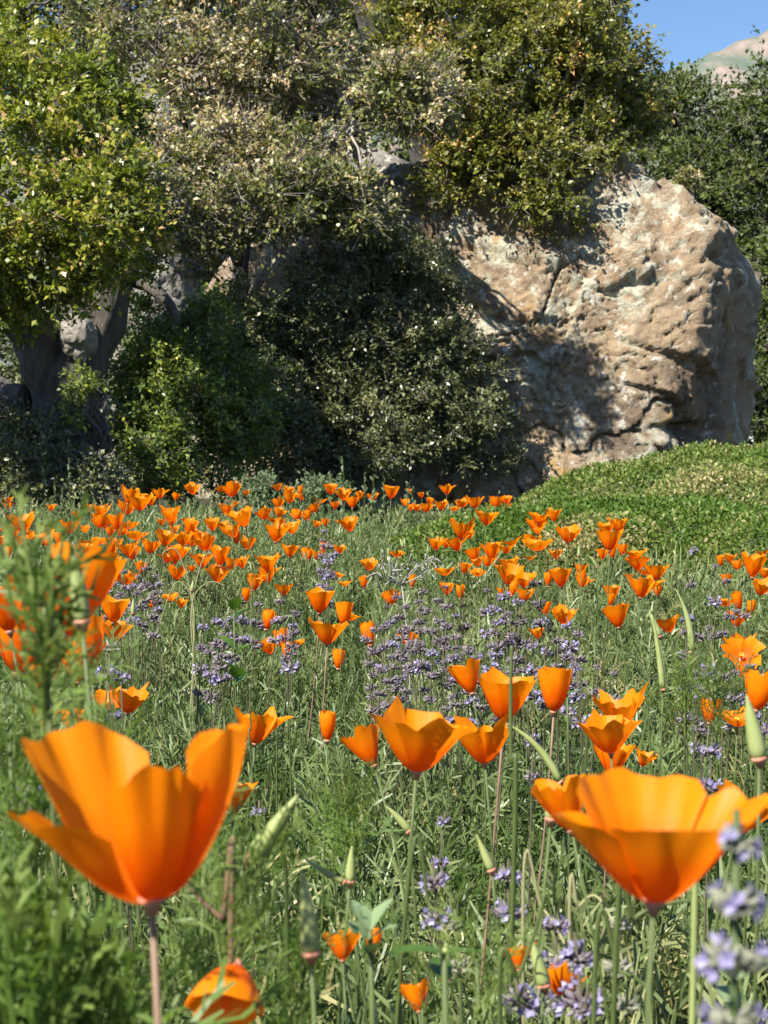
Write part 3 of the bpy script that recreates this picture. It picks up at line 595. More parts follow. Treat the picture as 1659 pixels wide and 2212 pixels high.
# ------------------------------------------------------------------ poppies
def petal(nu, nt, R, H, phi, half, p=.8, q=1.0, flare=.1, outer=1.0, seed=0, ruffle=.05, incurl=.10, notch=.16, lean=0.0, roll=0.0, nexp=3.0):
    u, t = np.meshgrid(np.linspace(-1, 1, nu), np.linspace(0, 1, nt)); u = u.ravel(); t = t.ravel()
    r1 = lambda k, ph: noise(np.stack([u * k + ph, np.full_like(u, seed * 1.7 + .3), np.full_like(u, ph)], 1))
    s_ = t * (1 - notch * np.abs(u) ** nexp + ruffle * 1.6 * r1(1.6, 3.1 + seed) + ruffle * .8 * r1(5, 8.3 + seed))
    ang = phi + half * u * (.80 + .20 * np.sqrt(np.clip(t, 0, 1)))
    r = R * (.07 + .93 * np.clip(s_, 0, None) ** p) * (1 + flare * s_ ** 4) * outer
    r *= 1 - incurl * (u * u) * s_ + ruffle * s_ ** 2 * (1.6 * r1(2.2, 1.7 * seed) + .6 * np.sin(u * 11 + seed) + .5 * r1(7, 2.3 + seed))
    z = H * s_ ** q + H * ruffle * s_ ** 3 * 1.2 * r1(3.0, 5 + seed)
    z -= roll * H * sstep(.72, 1.0, t) ** 2 * .5; r += roll * R * sstep(.72, 1.0, t) * .35
    ca, sa = np.cos(ang), np.sin(ang)
    P = np.stack([r * ca, r * sa, z], 1)
    if lean:                                                            # hinge the petal outwards about its base
        ax = np.array([-math.sin(phi), math.cos(phi), 0]); c_, s2 = math.cos(lean), math.sin(lean)
        P = P * c_ + np.cross(ax, P) * s2 + np.outer(P @ ax, ax) * (1 - c_)
    I = np.arange(nu * nt).reshape(nt, nu); Q = np.stack([I[:-1, :-1], I[:-1, 1:], I[1:, 1:], I[1:, :-1]], -1).reshape(-1, 4)
    me = make_mesh('petal', P, Q, attrs={'puv': np.stack([u, t, np.full_like(u, seed)], 1)}, smooth=True); me.materials.append(M['petal']); return me
def collar_mesh(k=1.0):
    prof = [(0, -.004), (.0016, -.004), (.0026, -.001), (.0040, .0002), (.0036, .0010), (.0022, .0016), (0, .0018)]; n = 10; V, Q = [], []
    for r, z in prof:
        for j in range(n): a = 2 * math.pi * j / n; V.append((k * r * math.cos(a), k * r * math.sin(a), k * z))
    for i in range(len(prof) - 1):
        for j in range(n): Q.append([i * n + j, i * n + (j + 1) % n, (i + 1) * n + (j + 1) % n, (i + 1) * n + j])
    me = make_mesh('collar', V, Q, smooth=True); me.materials.append(M['rim']); return me
def stamen_mesh(seed, h=.014):
    rg = np.random.default_rng(seed); s = Soup()
    for i in range(16):
        a = rg.random() * 6.28; t = rg.uniform(.05, .45); e = np.array([math.cos(a) * math.sin(t), math.sin(a) * math.sin(t), math.cos(t)]) * h * rg.uniform(.7, 1.1)
        s.add(*tube(np.array([[0, 0, .001], e * .55, e * .6, e]), [.0003, .0003, .0008, .0006], 4))
    me = s.mesh('stamens'); me.materials.append(M['stamen']); return me
COLLAR = collar_mesh(); STAMEN = stamen_mesh(1)
pi = math.pi
VAR = []
def variant(R, H, n=9, half=1.02, base=0.0, leans=(0, 0, 0, 0), seed=0, **kw):
    ps = [petal(n, n, R * (1.0 if i % 2 else .95), H * (1 if i % 2 else .97), base + i * pi / 2, half, outer=1.03 if i % 2 else .97, seed=seed * 4 + i, lean=leans[i], **kw) for i in range(4)]
    return dict(p=ps, W=2.1 * R, H=H)
VAR.append(variant(.0245, .037, seed=1, p=.66, flare=.06, ruffle=0.091, half=.98, notch=.15))
VAR.append(variant(.0265, .034, seed=2, p=.62, flare=.10, ruffle=0.130, half=.96, notch=.16, leans=(.08, -.04, .10, 0)))
VAR.append(variant(.0185, .040, seed=3, p=.52, flare=-.05, ruffle=0.078, half=.95, notch=.16))
VAR.append(variant(.0250, .036, seed=4, p=.70, flare=.06, ruffle=0.169, leans=(.16, -.08, -.05, .12), half=.94, notch=.18))
VAR.append(variant(.0290, .025, seed=5, p=.62, flare=.12, ruffle=0.169, leans=(.1, .2, .05, .15), half=.94, notch=.16))
VAR.append(variant(.0230, .039, seed=6, p=.74, flare=.03, ruffle=0.117, leans=(-.04, .10, 0, -.06), half=1.0, notch=.2))
VAR.append(variant(.0120, .032, seed=7, p=.5, flare=-.25, ruffle=0.091, half=1.1, notch=.2))
VAR.append(variant(.0260, .037, seed=8, p=.62, flare=.04, ruffle=0.208, leans=(.24, -.10, .05, .1), half=.93, notch=.18))
SHAPE = ['neat cup shaped', 'broad wavy rimmed', 'narrow tulip shaped', 'lopsided ruffled', 'wide open flat', 'deep funnel shaped', 'half closed slender', 'crumpled uneven']
N_P = [0]
def poppy(pos, W, label, group, var=None, yaw=None, tilt=None, tdir=None, rg=R_, stem_r=.0013, stem_mat=None, stamens=False, V=None, ground=None, bow=None):
    """pos: world point of the flower's base; W: opening width in metres"""
    V = V or VAR[var if var is not None else rg.choice([0, 0, 1, 1, 3, 3, 5, 7, 7, 4])]
    yaw = rg.random() * 2 * pi if yaw is None else yaw; tilt = abs(rg.gauss(0, .16)) if tilt is None else tilt; tdir = rg.random() * 2 * pi if tdir is None else tdir
    pos = Vector(pos)
    gx_, gy_ = (pos.x + rg.uniform(-.05, .05), pos.y + rg.uniform(-.05, .04)) if ground is None else ground
    g = Vector((gx_, gy_, float(zg(gx_, gy_)) - .01))
    root = empty('poppy', g); tag(root, label, 'poppy', group)
    q = Quaternion((-math.sin(tdir), math.cos(tdir), 0), tilt); axis = q @ Vector((0, 0, 1))
    k = W / V['W']
    fl = link('flower', COLLAR, None, root, Matrix.Translation(pos - g) @ (q @ Quaternion((0, 0, 1), yaw)).to_matrix().to_4x4() @ Matrix.Scale(k, 4))
    for me in V['p']: link('petal', me, None, fl)
    if stamens: link('stamens', STAMEN, None, fl)
    e = pos - g; L = e.length; mid = e - axis * L * .55; mid = mid * .85 + Vector((0, 0, L * .45)) * .15
    if bow: mid = mid + Vector(bow)
    Pt = bez(np.zeros(3), np.array(mid), np.array(e - axis * .0035 * k), 9)
    v, qd, t = tube(Pt, np.linspace(stem_r * 1.15, stem_r * .85, 9) * max(k, .8), 5)
    link('stem', make_mesh('stem', v, qd, t, smooth=True), stem_mat or M['stem'], root); N_P[0] += 1
    return root

def depth_for(v, w, Wr=.050):
    c = (v - HORIZON) / F_PX + .035
    return float(np.clip(F_PX * Wr / max(w, 8), max(.9, (.69 - .47) / c), (.69 - .21) / c))
TILE = {'A': (0, 1540, 500), 'B': (500, 1540, 500), 'C': (1000, 1540, 500), 'H': (1350, 1620, 600), 'G': (1875, 1700, 625), 'F': (1250, 1850, 625), 'D': (0, 1850, 625), 'E': (625, 1850, 625)}
FLOW = {
'A': [(265,550,230),(150,630,180),(290,665,120),(470,700,220),(500,640,120),(745,590,180),(920,615,80),(1085,425,150),(1380,260,190),(1380,380,180),(1510,330,220),(1630,310,110),(1120,540,150),(1260,560,170),(1390,560,170),(1190,640,120),(1470,670,190),(1080,730,150),(965,760,160),(960,830,180),(1190,850,150),(1385,830,180),(1610,800,190),(985,1010,130),(1515,1030,140),(1270,1135,110),(1410,1150,150),(20,740,110),(760,870,90),(100,880,80),(640,740,90),(1290,640,110)],
'B': [(65,235,120),(425,180,140),(240,265,85),(715,175,85),(850,190,185),(1005,215,70),(870,330,70),(1350,155,90),(1450,225,110),(1585,210,60),(1470,280,130),(1590,270,80),(1350,330,120),(80,530,90),(195,530,110),(370,540,120),(390,610,150),(230,610,100),(120,710,200),(380,690,140),(410,760,110),(490,720,130),(640,570,150),(750,580,120),(570,770,190),(875,640,155),(995,500,210),(1200,450,150),(1350,430,120),(1290,500,120),(1550,460,120),(1640,490,60),(1320,670,210),(895,740,90),(1020,770,150),(1380,560,120),(260,870,190),(150,930,120),(525,950,190),(720,930,200),(830,980,160),(960,980,130),(1230,980,210),(250,1090,180),(690,1110,200),(1235,1100,160),(1640,900,80),(1100,1150,150),(420,1040,80)],
'C': [(250,185,130),(390,245,140),(490,330,130),(150,300,100),(85,385,110),(300,355,100),(565,260,90),(705,275,100),(905,220,160),(1095,200,60),(1235,245,70),(1505,190,115),(1045,325,80),(1320,315,70),(1110,380,80),(1180,380,90),(1280,380,120),(1450,355,130),(1590,385,90),(1640,340,80),(465,570,170),(970,870,130),(340,830,120),(160,830,80),(100,890,120),(20,910,60),(670,1000,150),(340,1100,80),(195,540,90),(95,560,80),(10,480,70)],
'H': [(640,190,160),(1110,170,150),(1255,170,120),(1105,270,150),(1110,420,210),(1380,340,180),(420,300,200),(490,340,90),(185,430,120),(285,415,100),(385,430,140),(270,660,150),(440,640,110),(545,520,130),(570,590,90),(650,580,110),(700,500,110),(820,470,100),(885,400,120),(1040,540,80),(1275,520,95),(850,610,150),(830,710,190),(920,680,120),(980,750,160),(870,850,90),(980,880,150),(780,850,70),(1200,770,80),(1320,735,190),(1500,770,110),(1490,650,100),(290,830,120),(410,880,80),(390,80,100),(540,50,130),(730,45,110),(240,75,110),(100,100,110)],
'G': [(370,40,130),(265,75,130),(290,175,200),(225,290,90),(310,280,80),(400,250,90),(510,270,150),(530,360,150),(690,440,170),(600,430,100),(450,460,70),(560,580,200),(310,620,140),(295,690,70),(370,830,220),(700,610,80),(60,510,80),(810,890,170),(1330,320,80),(1250,350,70),(1610,265,90),(1555,320,80),(1400,380,90),(1525,410,190),(1630,450,100),(1300,500,100),(1590,570,160),(1290,690,130),(1410,720,100),(1380,850,150),(1420,1090,230),(1500,770,60),(1440,1300,130)],
'F': [(1550,420,170),(1390,370,90),(1330,570,100),(205,615,150),(60,260,140),(240,140,60)],
'E': [(535,145,130),(660,80,130),(790,190,130),(640,490,110),(700,430,90),(1370,420,110),(790,640,130),(670,690,150),(830,760,90),(1540,620,130),(1265,830,110),(910,640,60),(1320,130,90),(1490,140,80),(470,260,50)],
'D': [(120,200,120),(100,310,160),(20,280,80),(800,215,90),(1470,250,110),(1570,310,80),(1310,315,70),(1100,110,120)],
}
SEEN = []
def field_poppy(u, v, wd, grow=1.25):
    D = depth_for(v, wd); W = wd * D / F_PX
    var = R_.choice([0, 0, 1, 1, 3, 3, 5, 7, 7, 4])
    if W < .031: var = R_.choice([6, 2, 6, 3, 4]); W = max(W, .022)
    if v < 1112 and u > 640: place, grp = 'in the distant band along the dark shrub', 'poppies in the distant band'
    elif u < 640 and v < 1235: place, grp = 'in the crowded drift before ' + ('the forked oak trunk' if u < 230 else 'the yellow green shrub' if u < 480 else 'the large dark shrub'), 'poppies in the crowded drift'
    elif u > 850 and v < 1245: place, grp = 'in the loose stand before the ' + ('huge boulder' if u < 1250 else 'low green mounds'), 'poppies before the green mounds'
    elif u > 850: place, grp = 'among the ' + ('dense grey lilac sage patch' if u < 1250 else 'tiered sage spikes'), 'poppies among the far sage spikes'
    else: place, grp = 'among the lilac sage clumps below the crowded drift', 'poppies among the lilac sage clumps'
    base = at(u, v, D) - np.array([0, 0, (.5 if var == 4 else .66) * W * .55])
    poppy(base, min(max(W * grow, .027), .072), SHAPE[var] + ' orange poppy ' + place, grp, var)
for tl, items in FLOW.items():
    x0, y0, w0 = TILE[tl]; k = w0 / 1659 * .6636
    for (px, py, w) in items:
        u, v, wd = x0 * .6636 + px * k, y0 * .6636 + py * k, w * k
        if any((u - a) ** 2 + (v - b) ** 2 < 25 for a, b in SEEN): continue
        SEEN.append((u, v)); field_poppy(u, v, wd)
for (u0, u1, v0, v1, n, w) in [(180, 470, 1105, 1225, 10, 32), (480, 640, 1100, 1215, 4, 30), (0, 110, 1120, 1170, 3, 36), (900, 1100, 1078, 1094, 4, 24), (1000, 1180, 1160, 1250, 3, 32)]:
    for _ in range(n): field_poppy(R_.uniform(u0, u1), R_.uniform(v0, v1), w * R_.uniform(.8, 1.2))
# a few in the oak's shade
for (px, py, w) in [(960,410,110),(1030,500,110),(830,480,120),(550,410,100),(90,330,90),(90,390,70)]:
    k = .3014 * .6636; u, v = px * k, 1022 + py * k; poppy(at(u, v, 8.2), .045, 'shaded rust coloured poppy on the dark ground under the forked oak', 'poppies in the shade of the oak', 3)

# individual poppies nearer the camera:  u, v of the base, distance, width, variant, yaw, tilt, tilt direction, label
ONE = [
(900,1668,.98,.055,1,.35,.10,0.2,'wide ruffled poppy at the middle of the near row'),
(1047,1650,1.15,.044,7,.9,.12,2.9,'crumpled poppy touching the right side of the wide ruffled one'),
(808,1655,1.22,.034,5,.2,.45,2.7,'leaning poppy half hidden behind the wide ruffled one'),
(551,1607,1.75,.047,3,2.2,.08,0,'lone cup shaped poppy above the largest left poppy'),
(1020,1498,1.9,.043,5,.5,.30,2.6,'poppy tipped sideways at the back of the near cluster'),
(1088,1558,1.42,.055,0,.6,.06,0,'broad poppy crossed by a dark upright stalk'),
(1196,1538,1.6,.041,2,.3,.06,1,'rounded tulip shaped poppy beside the dark upright stalk'),
(1340,1572,1.5,.048,7,1.9,.25,4.0,'poppy with one petal folded high above a lower neighbour'),
(1320,1628,1.22,.042,1,.1,.10,3,'open poppy in front of the high folded one'),
(1322,1678,1.45,.034,5,1.2,.1,0,'shaded poppy below the open one with a dark stem'),
(1385,1655,1.7,.022,3,0,.3,0,'small crumpled poppy beside the shaded one'),
(690,1325,2.75,.055,0,.4,.03,0,'poppy held above its neighbour on a dark straight stem'),
(706,1392,2.6,.058,1,1.4,.08,1,'broad poppy crossed by the dark stem of the one above'),
(742,1350,2.7,.036,2,.4,.08,1,'narrow poppy tucked behind the broad crossed one'),
(245,1345,2.3,.047,0,.8,.05,0,'cup poppy standing above a grey sage head'),
(248,1384,2.5,.047,1,.2,.05,0,'open poppy directly behind a grey sage head'),
(196,1445,1.2,.036,2,.7,.15,3.0,'tall narrow poppy at the edge of the blurred left clump'),
(98,1500,1.1,.032,2,.3,.10,2,'poppy with a rounded base hanging below the blurred left clump'),
(40,1455,.95,.042,2,1.3,.08,0,'blurred upright poppy at the outer side of the left clump'),
(115,1430,.85,.042,2,.2,.06,0,'blurred poppy in the heart of the left clump behind a feathery shoot'),
(130,1370,.80,.042,2,.8,.35,.4,'blurred poppy leaning against a tall pale seed pod'),
(22,1365,.9,.034,5,.8,.2,3,'blurred poppy behind the feathery shoot of the left clump'),
(165,1475,1.2,.034,5,1.8,.2,1,'reddish poppy low in the left clump beside lilac sage florets'),
(235,1530,1.5,.036,4,.8,.25,5,'flat open poppy just under the bright lilac sage florets'),
(275,1540,1.45,.032,7,2.8,.3,5.6,'twisted poppy beside the flat open one'),
(105,1580,1.3,.026,5,.8,.2,2,'ragged poppy below the blurred left clump'),
(150,1590,1.25,.020,2,.8,.2,1,'slim ragged poppy below the blurred left clump'),
(505,1760,.95,.022,5,1.8,.2,1,'small poppy peeping out behind the largest left poppy'),
(740,2075,.86,.020,3,.8,.3,2,'deep orange poppy low down behind blue green leaves'),
(803,2060,.90,.011,6,.8,.2,1,'tiny closing poppy beside the blue green leaves'),
(905,2185,.80,.016,5,.8,.35,2,'small poppy low in the foliage beside a green seed pod'),
(1120,2095,.85,.016,3,.8,.35,2,'small ragged poppy low beside the sage whorls'),
(1205,2150,.84,.022,7,.2,.35,1,'torn poppy low behind the pale sage whorls'),
(1235,1795,.80,.030,5,.6,.25,2.9,'poppy half hidden behind the left rim of the big right poppy'),
(1590,1800,.80,.030,7,.6,.25,0.2,'poppy half hidden behind the right rim of the big right poppy'),
(1632,1535,1.35,.032,2,.6,.2,0.4,'tall tulip shaped poppy cut by the right border of the meadow'),
(1532,1562,1.5,.022,2,.6,.1,0.4,'slim tulip shaped poppy between grass stalks and a sage head'),
(1592,1568,1.45,.032,4,.6,.15,4.4,'flat yellow orange poppy low beside the slim tulip shaped one'),
(1600,1425,2.2,.050,4,.6,.75,4.7,'heart shaped poppy facing forwards above a grey sage head'),
]
for (u, v, D, W, vr, yw, tl, td, lab) in ONE:
    poppy(at(u, v, D), W, lab, None, vr, yw, tl, td, stem_r=.0012 if D > .9 else .0010, stem_mat=M['stem_pink'] if 'dark' in lab else None, stamens=True)
# closing bud shaped flower
poppy(at(707, 1600, 1.5), .021, 'closing poppy with wrinkled petals like a small barrel', None, 6, .3, .02, 0)

# the two big poppies close to the lens
HN = 25
h1 = dict(W=.06, H=.04, p=[
    petal(HN, HN, .031, .047, 2.50, .92, p=.58, flare=.02, seed=65, ruffle=.07, notch=.24, lean=.10, nexp=2.0),
    petal(HN, HN, .030, .030, 3.75, .80, p=.60, flare=.14, seed=62, ruffle=.05, notch=.24, lean=.10, nexp=2.2),
    petal(HN, HN, .0215, .036, 5.05, .80, p=.50, flare=.02, seed=63, ruffle=.06, notch=.14, lean=-.03, nexp=2.2),
    petal(HN, HN, .028, .046, .15, .95, p=.54, flare=-.12, seed=64, ruffle=.05, incurl=.36, notch=.20, lean=.03, nexp=2.2)])
D1 = .44
poppy(at(328, 1945, D1), .06, 'largest blurred orange poppy with a tall back petal and a flared side petal', None, V=h1, yaw=0, tilt=.05, tdir=2.6, stem_r=.0012, stem_mat=M['stem_pink'], stamens=True, ground=(-.045, .50))
h2 = dict(W=.06, H=.034, p=[
    petal(HN, HN, .031, .037, 1.75, .95, p=.68, flare=.08, seed=71, ruffle=.06, notch=.12),
    petal(HN, HN, .030, .030, 3.30, .85, p=.70, flare=.12, seed=72, ruffle=.05, notch=.2, lean=.06),
    petal(HN, HN, .027, .029, 4.85, 1.0, p=.72, flare=.10, seed=73, ruffle=.05, notch=.15),
    petal(HN, HN, .030, .035, .25, .85, p=.70, flare=.06, seed=74, ruffle=.06, notch=.14, lean=.05)])
D2 = .46
poppy(at(1412, 1950, D2), .052, 'large blurred bowl shaped poppy beside the lilac sage spike', None, V=h2, yaw=0, tilt=.06, tdir=.3, stem_r=.0011, stamens=True, ground=(.085, .56))
# nodding flower at the bottom
h3 = dict(W=.05, H=.03, p=[
    petal(HN, 17, .024, .026, pi / 2, 1.25, p=.55, flare=-.10, seed=81, ruffle=.05, notch=.10),
    petal(HN, 17, .019, .024, pi, .9, p=.6, flare=0, seed=82, ruffle=.06, notch=.15),
    petal(HN, 17, .018, .024, 3 * pi / 2, .9, p=.6, flare=-.1, seed=83, ruffle=.05, notch=.15),
    petal(HN, 17, .020, .023, 0, .9, p=.6, flare=0, seed=84, ruffle=.06, notch=.15)])
poppy(at(512, 2090, .60), .036, 'nodding dome shaped poppy seen from above low in the grass', None, V=h3, yaw=.1, tilt=2.35, tdir=4.5, stem_r=.0013, ground=(-.06, .60), bow=(0, .02, .06))

# ------------------------------------------------------------------ sage spikes
def whorl_mesh(seed, n=34, mat='calyx'):
    rg = np.random.default_rng(seed); s = Soup()
    for i in range(n):
        a = 2 * pi * i / n * 2.4 + rg.normal() * .2; el = rg.uniform(-.35, .75); d = np.array([math.cos(a) * math.cos(el), math.sin(a) * math.cos(el), math.sin(el)])
        L = rg.uniform(.55, 1.05); e1 = np.cross(d, [0, 0, 1.0]); e1 /= np.linalg.norm(e1); e2 = np.cross(d, e1); w = rg.uniform(.09, .16)
        p0 = d * .15; p1 = d * L * .6; p2 = d * L + np.array([0, 0, .12])
        V = [p0, p1 + e1 * w, p1 + e2 * w, p1 - e1 * w, p1 - e2 * w, p2]
        s.add(V, None, [[0, 2, 1], [0, 3, 2], [0, 4, 3], [0, 1, 4], [5, 1, 2], [5, 2, 3], [5, 3, 4], [5, 4, 1]], rg.random())
    me = s.mesh('whorl'); me.materials.append(M[mat]); return me
def floret_mesh(seed, n=9):
    rg = np.random.default_rng(seed); s = Soup()
    for i in range(n):
        a = 2 * pi * i / n + rg.normal() * .3; el = rg.uniform(-.1, .7); d = np.array([math.cos(a) * math.cos(el), math.sin(a) * math.cos(el), math.sin(el)])
        e1 = np.cross(d, [0, 0, 1.0]); e1 /= np.linalg.norm(e1); b = d * .70
        for k in range(5):
            dd = d * .75 + e1 * math.cos(k * 1.257) * .8 + np.cross(d, e1) * math.sin(k * 1.257) * .8; dd /= np.linalg.norm(dd); L = rg.uniform(.22, .45); sd = np.cross(dd, d); sd /= np.linalg.norm(sd) + 1e-6
            s.add([b, b + dd * L * .55 + sd * .11, b + dd * L + d * .03, b + dd * L * .55 - sd * .11], [[0, 1, 2, 3]], None, rg.random())
    me = s.mesh('florets'); me.materials.append(M['lilac']); return me
WH = [whorl_mesh(i) for i in range(4)]; WHD = [whorl_mesh(10 + i, 40, 'calyx_dry') for i in range(2)]; WHP = [whorl_mesh(20 + i, 40, 'calyx_pale') for i in range(2)]; FL = [floret_mesh(i) for i in range(3)]
def sage(u, v, D, r, count, gap, label, group, flower=.5, kind='live', lean=None, seed=0, stem_r=.0012):
    """top whorl at picture point, whorls at r metres radius going down the stem"""
    rg = random.Random(seed * 13 + int(u)); top = at(u, v, D); lean = lean if lean is not None else rg.uniform(-.12, .12)
    ax = np.array([lean, rg.uniform(-.08, .08), 1.0]); ax /= np.linalg.norm(ax)
    hgt = max(.1, top[2] - float(zg(top[0], top[1]))); foot = top - ax * hgt / ax[2]; foot[2] = float(zg(foot[0], foot[1])) - .01
    root = empty('sage_spike', foot); tag(root, label, 'sage', group)
    tipp = top - foot + ax * r * .9
    P = bez(np.zeros(3), (top - foot) * .5 + [rg.uniform(-.012, .012), rg.uniform(-.01, .01), 0], tipp, 8); vv, q, t = tube(P, np.linspace(stem_r * 1.2, stem_r * .7, 8), 5)
    link('stem', make_mesh('stem', vv, q, t, smooth=True), M['stem'] if kind == 'pale' else M['sage_stem'], root)
    L = len(P) - 1; nf = 0
    for i in range(count):
        f = 1 - (i * gap + r * .9) / hgt
        if f < .15: break
        j = f * L; a = int(j); p = P[a] + (P[min(a + 1, L)] - P[a]) * (j - a); rr_ = r * (.72 + .28 * min(1, i * .8)) * rg.uniform(.75, 1.2)
        pool = WHD if kind == 'dry' else (WHP if kind == 'pale' else WH)
        Mx = Matrix.Translation(Vector(p)) @ Matrix.Rotation(rg.random() * 6.28, 4, 'Z') @ Matrix.Rotation(rg.gauss(0, .22), 4, 'X') @ Matrix.Diagonal((rr_ * .95, rr_ * .95, rr_ * 1.0, 1))
        w = link('whorl', rg.choice(pool), None, root, Mx)
        if kind != 'dry' and rg.random() < flower: link('floret', rg.choice(FL), None, w); nf += 1
    if group: root['label'] = label + (' in full bloom' if nf > 1 else ' barely in bloom' if nf else ' not in bloom')
# u, v, D, radius, whorls, gap
S1 = [(232,1240,3.3),(250,1262,3.2),(268,1235,3.4),(285,1268,3.1),(300,1246,3.3),(318,1228,3.3),(336,1244,3.2),(344,1262,3.1),(222,1262,3.2),(308,1272,3.0),(262,1285,3.0),(330,1292,2.9)]
for i, (u, v, D) in enumerate(S1): sage(u, v, D, 0.0163, 3, .030, 'grey violet sage spike in the clump under the crowded poppy drift', 'sage spikes under the crowded drift', .25, seed=i)
S2 = [(606,1300,2.75),(632,1352,2.6),(612,1335,2.65),(640,1325,2.7),(488,1352,2.6),(500,1338,2.6),(484,1372,2.5),(440,1355,2.6),(455,1408,2.4),(436,1398,2.4),(505,1372,2.5),(470,1345,2.6),(560,1305,2.7),(520,1300,2.8)]
for i, (u, v, D) in enumerate(S2): sage(u, v, D, 0.0163, 3, .030, 'lilac sage spike near the broad toothed leaves', 'sage spikes near the broad leaves', .4, seed=20 + i)
S3 = [(858,1290,2.6),(876,1312,2.55),(905,1300,2.6),(925,1318,2.5),(945,1298,2.6),(968,1310,2.55),(985,1330,2.5),(900,1345,2.4),(935,1362,2.35),(962,1378,2.3),(870,1365,2.35),(842,1345,2.4),(828,1395,2.25),(890,1390,2.25),(985,1400,2.2),(1010,1410,2.2),(835,1310,2.6),(812,1360,2.4),(790,1382,2.3),(1030,1420,2.15),(960,1268,2.8),(1010,1352,2.4),(915,1278,2.7),(978,1418,2.2),(845,1420,2.2),(1060,1395,2.2)]
for i, (u, v, D) in enumerate(S3): sage(u, v, D, .0138, 4, .030, 'grey lilac sage spike in the dense patch behind the ruffled poppy', 'sage spikes in the dense patch', .25, seed=40 + i)
S4 = [(1053,1275,2.6),(1068,1318,2.5),(1098,1325,2.5),(1075,1345,2.4),(1120,1300,2.6),(1110,1372,2.3),(1130,1340,2.4),(1235,1395,2.2),(1225,1420,2.15),(1250,1370,2.3),(1180,1408,2.2),(1150,1395,2.3),(1245,1440,2.1),(1205,1385,2.3),(1225,1352,2.4),(1160,1260,2.8),(1090,1290,2.6)]
for i, (u, v, D) in enumerate(S4): sage(u, v, D, 0.0156, 3, .032, 'lilac sage spike beside the blackened seed heads', 'sage spikes beside the blackened heads', .4, seed=70 + i)
for i, (u, v, c, ln) in enumerate([(1148, 1262, 5, -.32), (1122, 1330, 3, .05), (1000, 1308, 2, .0)]): sage(u, v, 2.4, .0115, c, .031, ['blackened dry sage stalk with round heads on a slanting stem', 'short blackened sage stalk among lilac spikes', 'pair of blackened sage heads in the dense patch'][i], None, 0, 'dry', ln, 90 + i)
S5 = [(1499,1190,3.0,5),(1545,1222,2.95,5),(1532,1355,2.5,2),(1610,1330,2.5,3),(1508,1375,2.4,2),(1560,1368,2.4,2),(1640,1400,2.3,2),(1590,1320,2.6,2),(1480,1365,2.5,2),(1570,1255,2.9,3)]
for i, (u, v, D, c) in enumerate(S5): sage(u, v, D, .0165, c, .058, 'tiered sage spike with spiky whorls beside the green mound', 'tiered sage spikes', .25, seed=100 + i)
S6 = [(700,1148,4.2),(712,1180,4.0),(722,1200,3.9),(698,1168,4.1)]
for i, (u, v, D) in enumerate(S6): sage(u, v, D, 0.0187, 4, .034, 'silver grey sage spike rising behind the crossed pair of poppies', 'silver grey sage spikes', .5, seed=120 + i)
S7 = [(1500,1452,2.0),(1530,1462,1.95),(1590,1452,2.0),(1510,1490,1.85),(1480,1440,2.05),(1650,1462,2.0),(1620,1440,2.1),(1325,1455,2.1),(1290,1440,2.1),(1110,1450,2.0)]
for i, (u, v, D) in enumerate(S7): sage(u, v, D, .0125, 3, .030, 'dull grey sage spike behind the heart shaped or folded poppy', 'dull grey sage spikes', .3, seed=130 + i)
NEARS = [(240,1398,1.45,.017,1,.03,'pale',0,'grey green budding sage head in front of the open poppy'),
 (232,1452,1.42,.019,1,.03,'live',1,'bright lilac sage florets under the grey budding head'),
 (262,1462,1.42,.015,1,.03,'live',1,'smaller bright lilac sage florets beside the flat open poppy'),
 (246,1548,1.30,.012,1,.03,'live',1,'single tuft of lilac florets below the twisted poppy'),
 (1537,1625,1.25,.012,2,.024,'live',.9,'lilac sage head standing alone above the big right poppy'),
 (938,1905,.95,.013,2,.020,'live',.9,'lilac sage head with an orange petal caught in it'),
 (1098,1892,.95,.011,2,.020,'live',1,'small lilac sage head among bent straw stems'),
 (1200,2000,.86,.014,2,.022,'live',1,'full lilac sage head below the bent straw stems'),
 (1168,2075,.82,.012,2,.020,'pale',.8,'pale green sage head beside the torn poppy'),
 (1245,2068,.82,.014,2,.020,'live',1,'dark lilac sage head beside the torn poppy'),
 (1118,2160,.78,.012,2,.020,'live',.9,'half hidden sage head at the foot of the torn poppy'),
 (1340,2000,.84,.011,2,.020,'pale',.2,'faded sage head below the bowl of the big right poppy'),
 (1265,2180,.76,.012,2,.020,'live',1,'blue lilac sage florets deep in the foliage under the big right poppy'),
 (960,1775,1.25,.009,2,.03,'live',1,'tiny lilac floret tuft beside the stem of the wide ruffled poppy'),
 (560,1755,1.2,.010,2,.03,'live',.8,'tiny lilac floret tuft behind the largest left poppy'),
 (1150,1600,1.5,.012,2,.03,'live',.6,'dusky sage head under the tulip shaped poppy'),
 (1355,2170,.74,.012,2,.022,'pale',.3,'woolly grey sage head near the blurred lilac spike'),
 (985,2000,.9,.010,2,.02,'pale',.3,'withered sage head near the stem of the wide ruffled poppy'),
 (70,1720,.85,.012,1,.03,'live',.8,'sage head hidden behind the left side of the largest left poppy')]
for i, (u, v, D, r, c, g, kd, fl, lab) in enumerate(NEARS): sage(u, v, D, r, c, g, lab, None, fl, kd, seed=200 + i, stem_r=.0011)
sage(1590, 1825, .36, .0085, 6, .0125, 'large blurred lilac sage spike close beside the big right poppy', None, 1, 'pale', .02, 300, .0013)

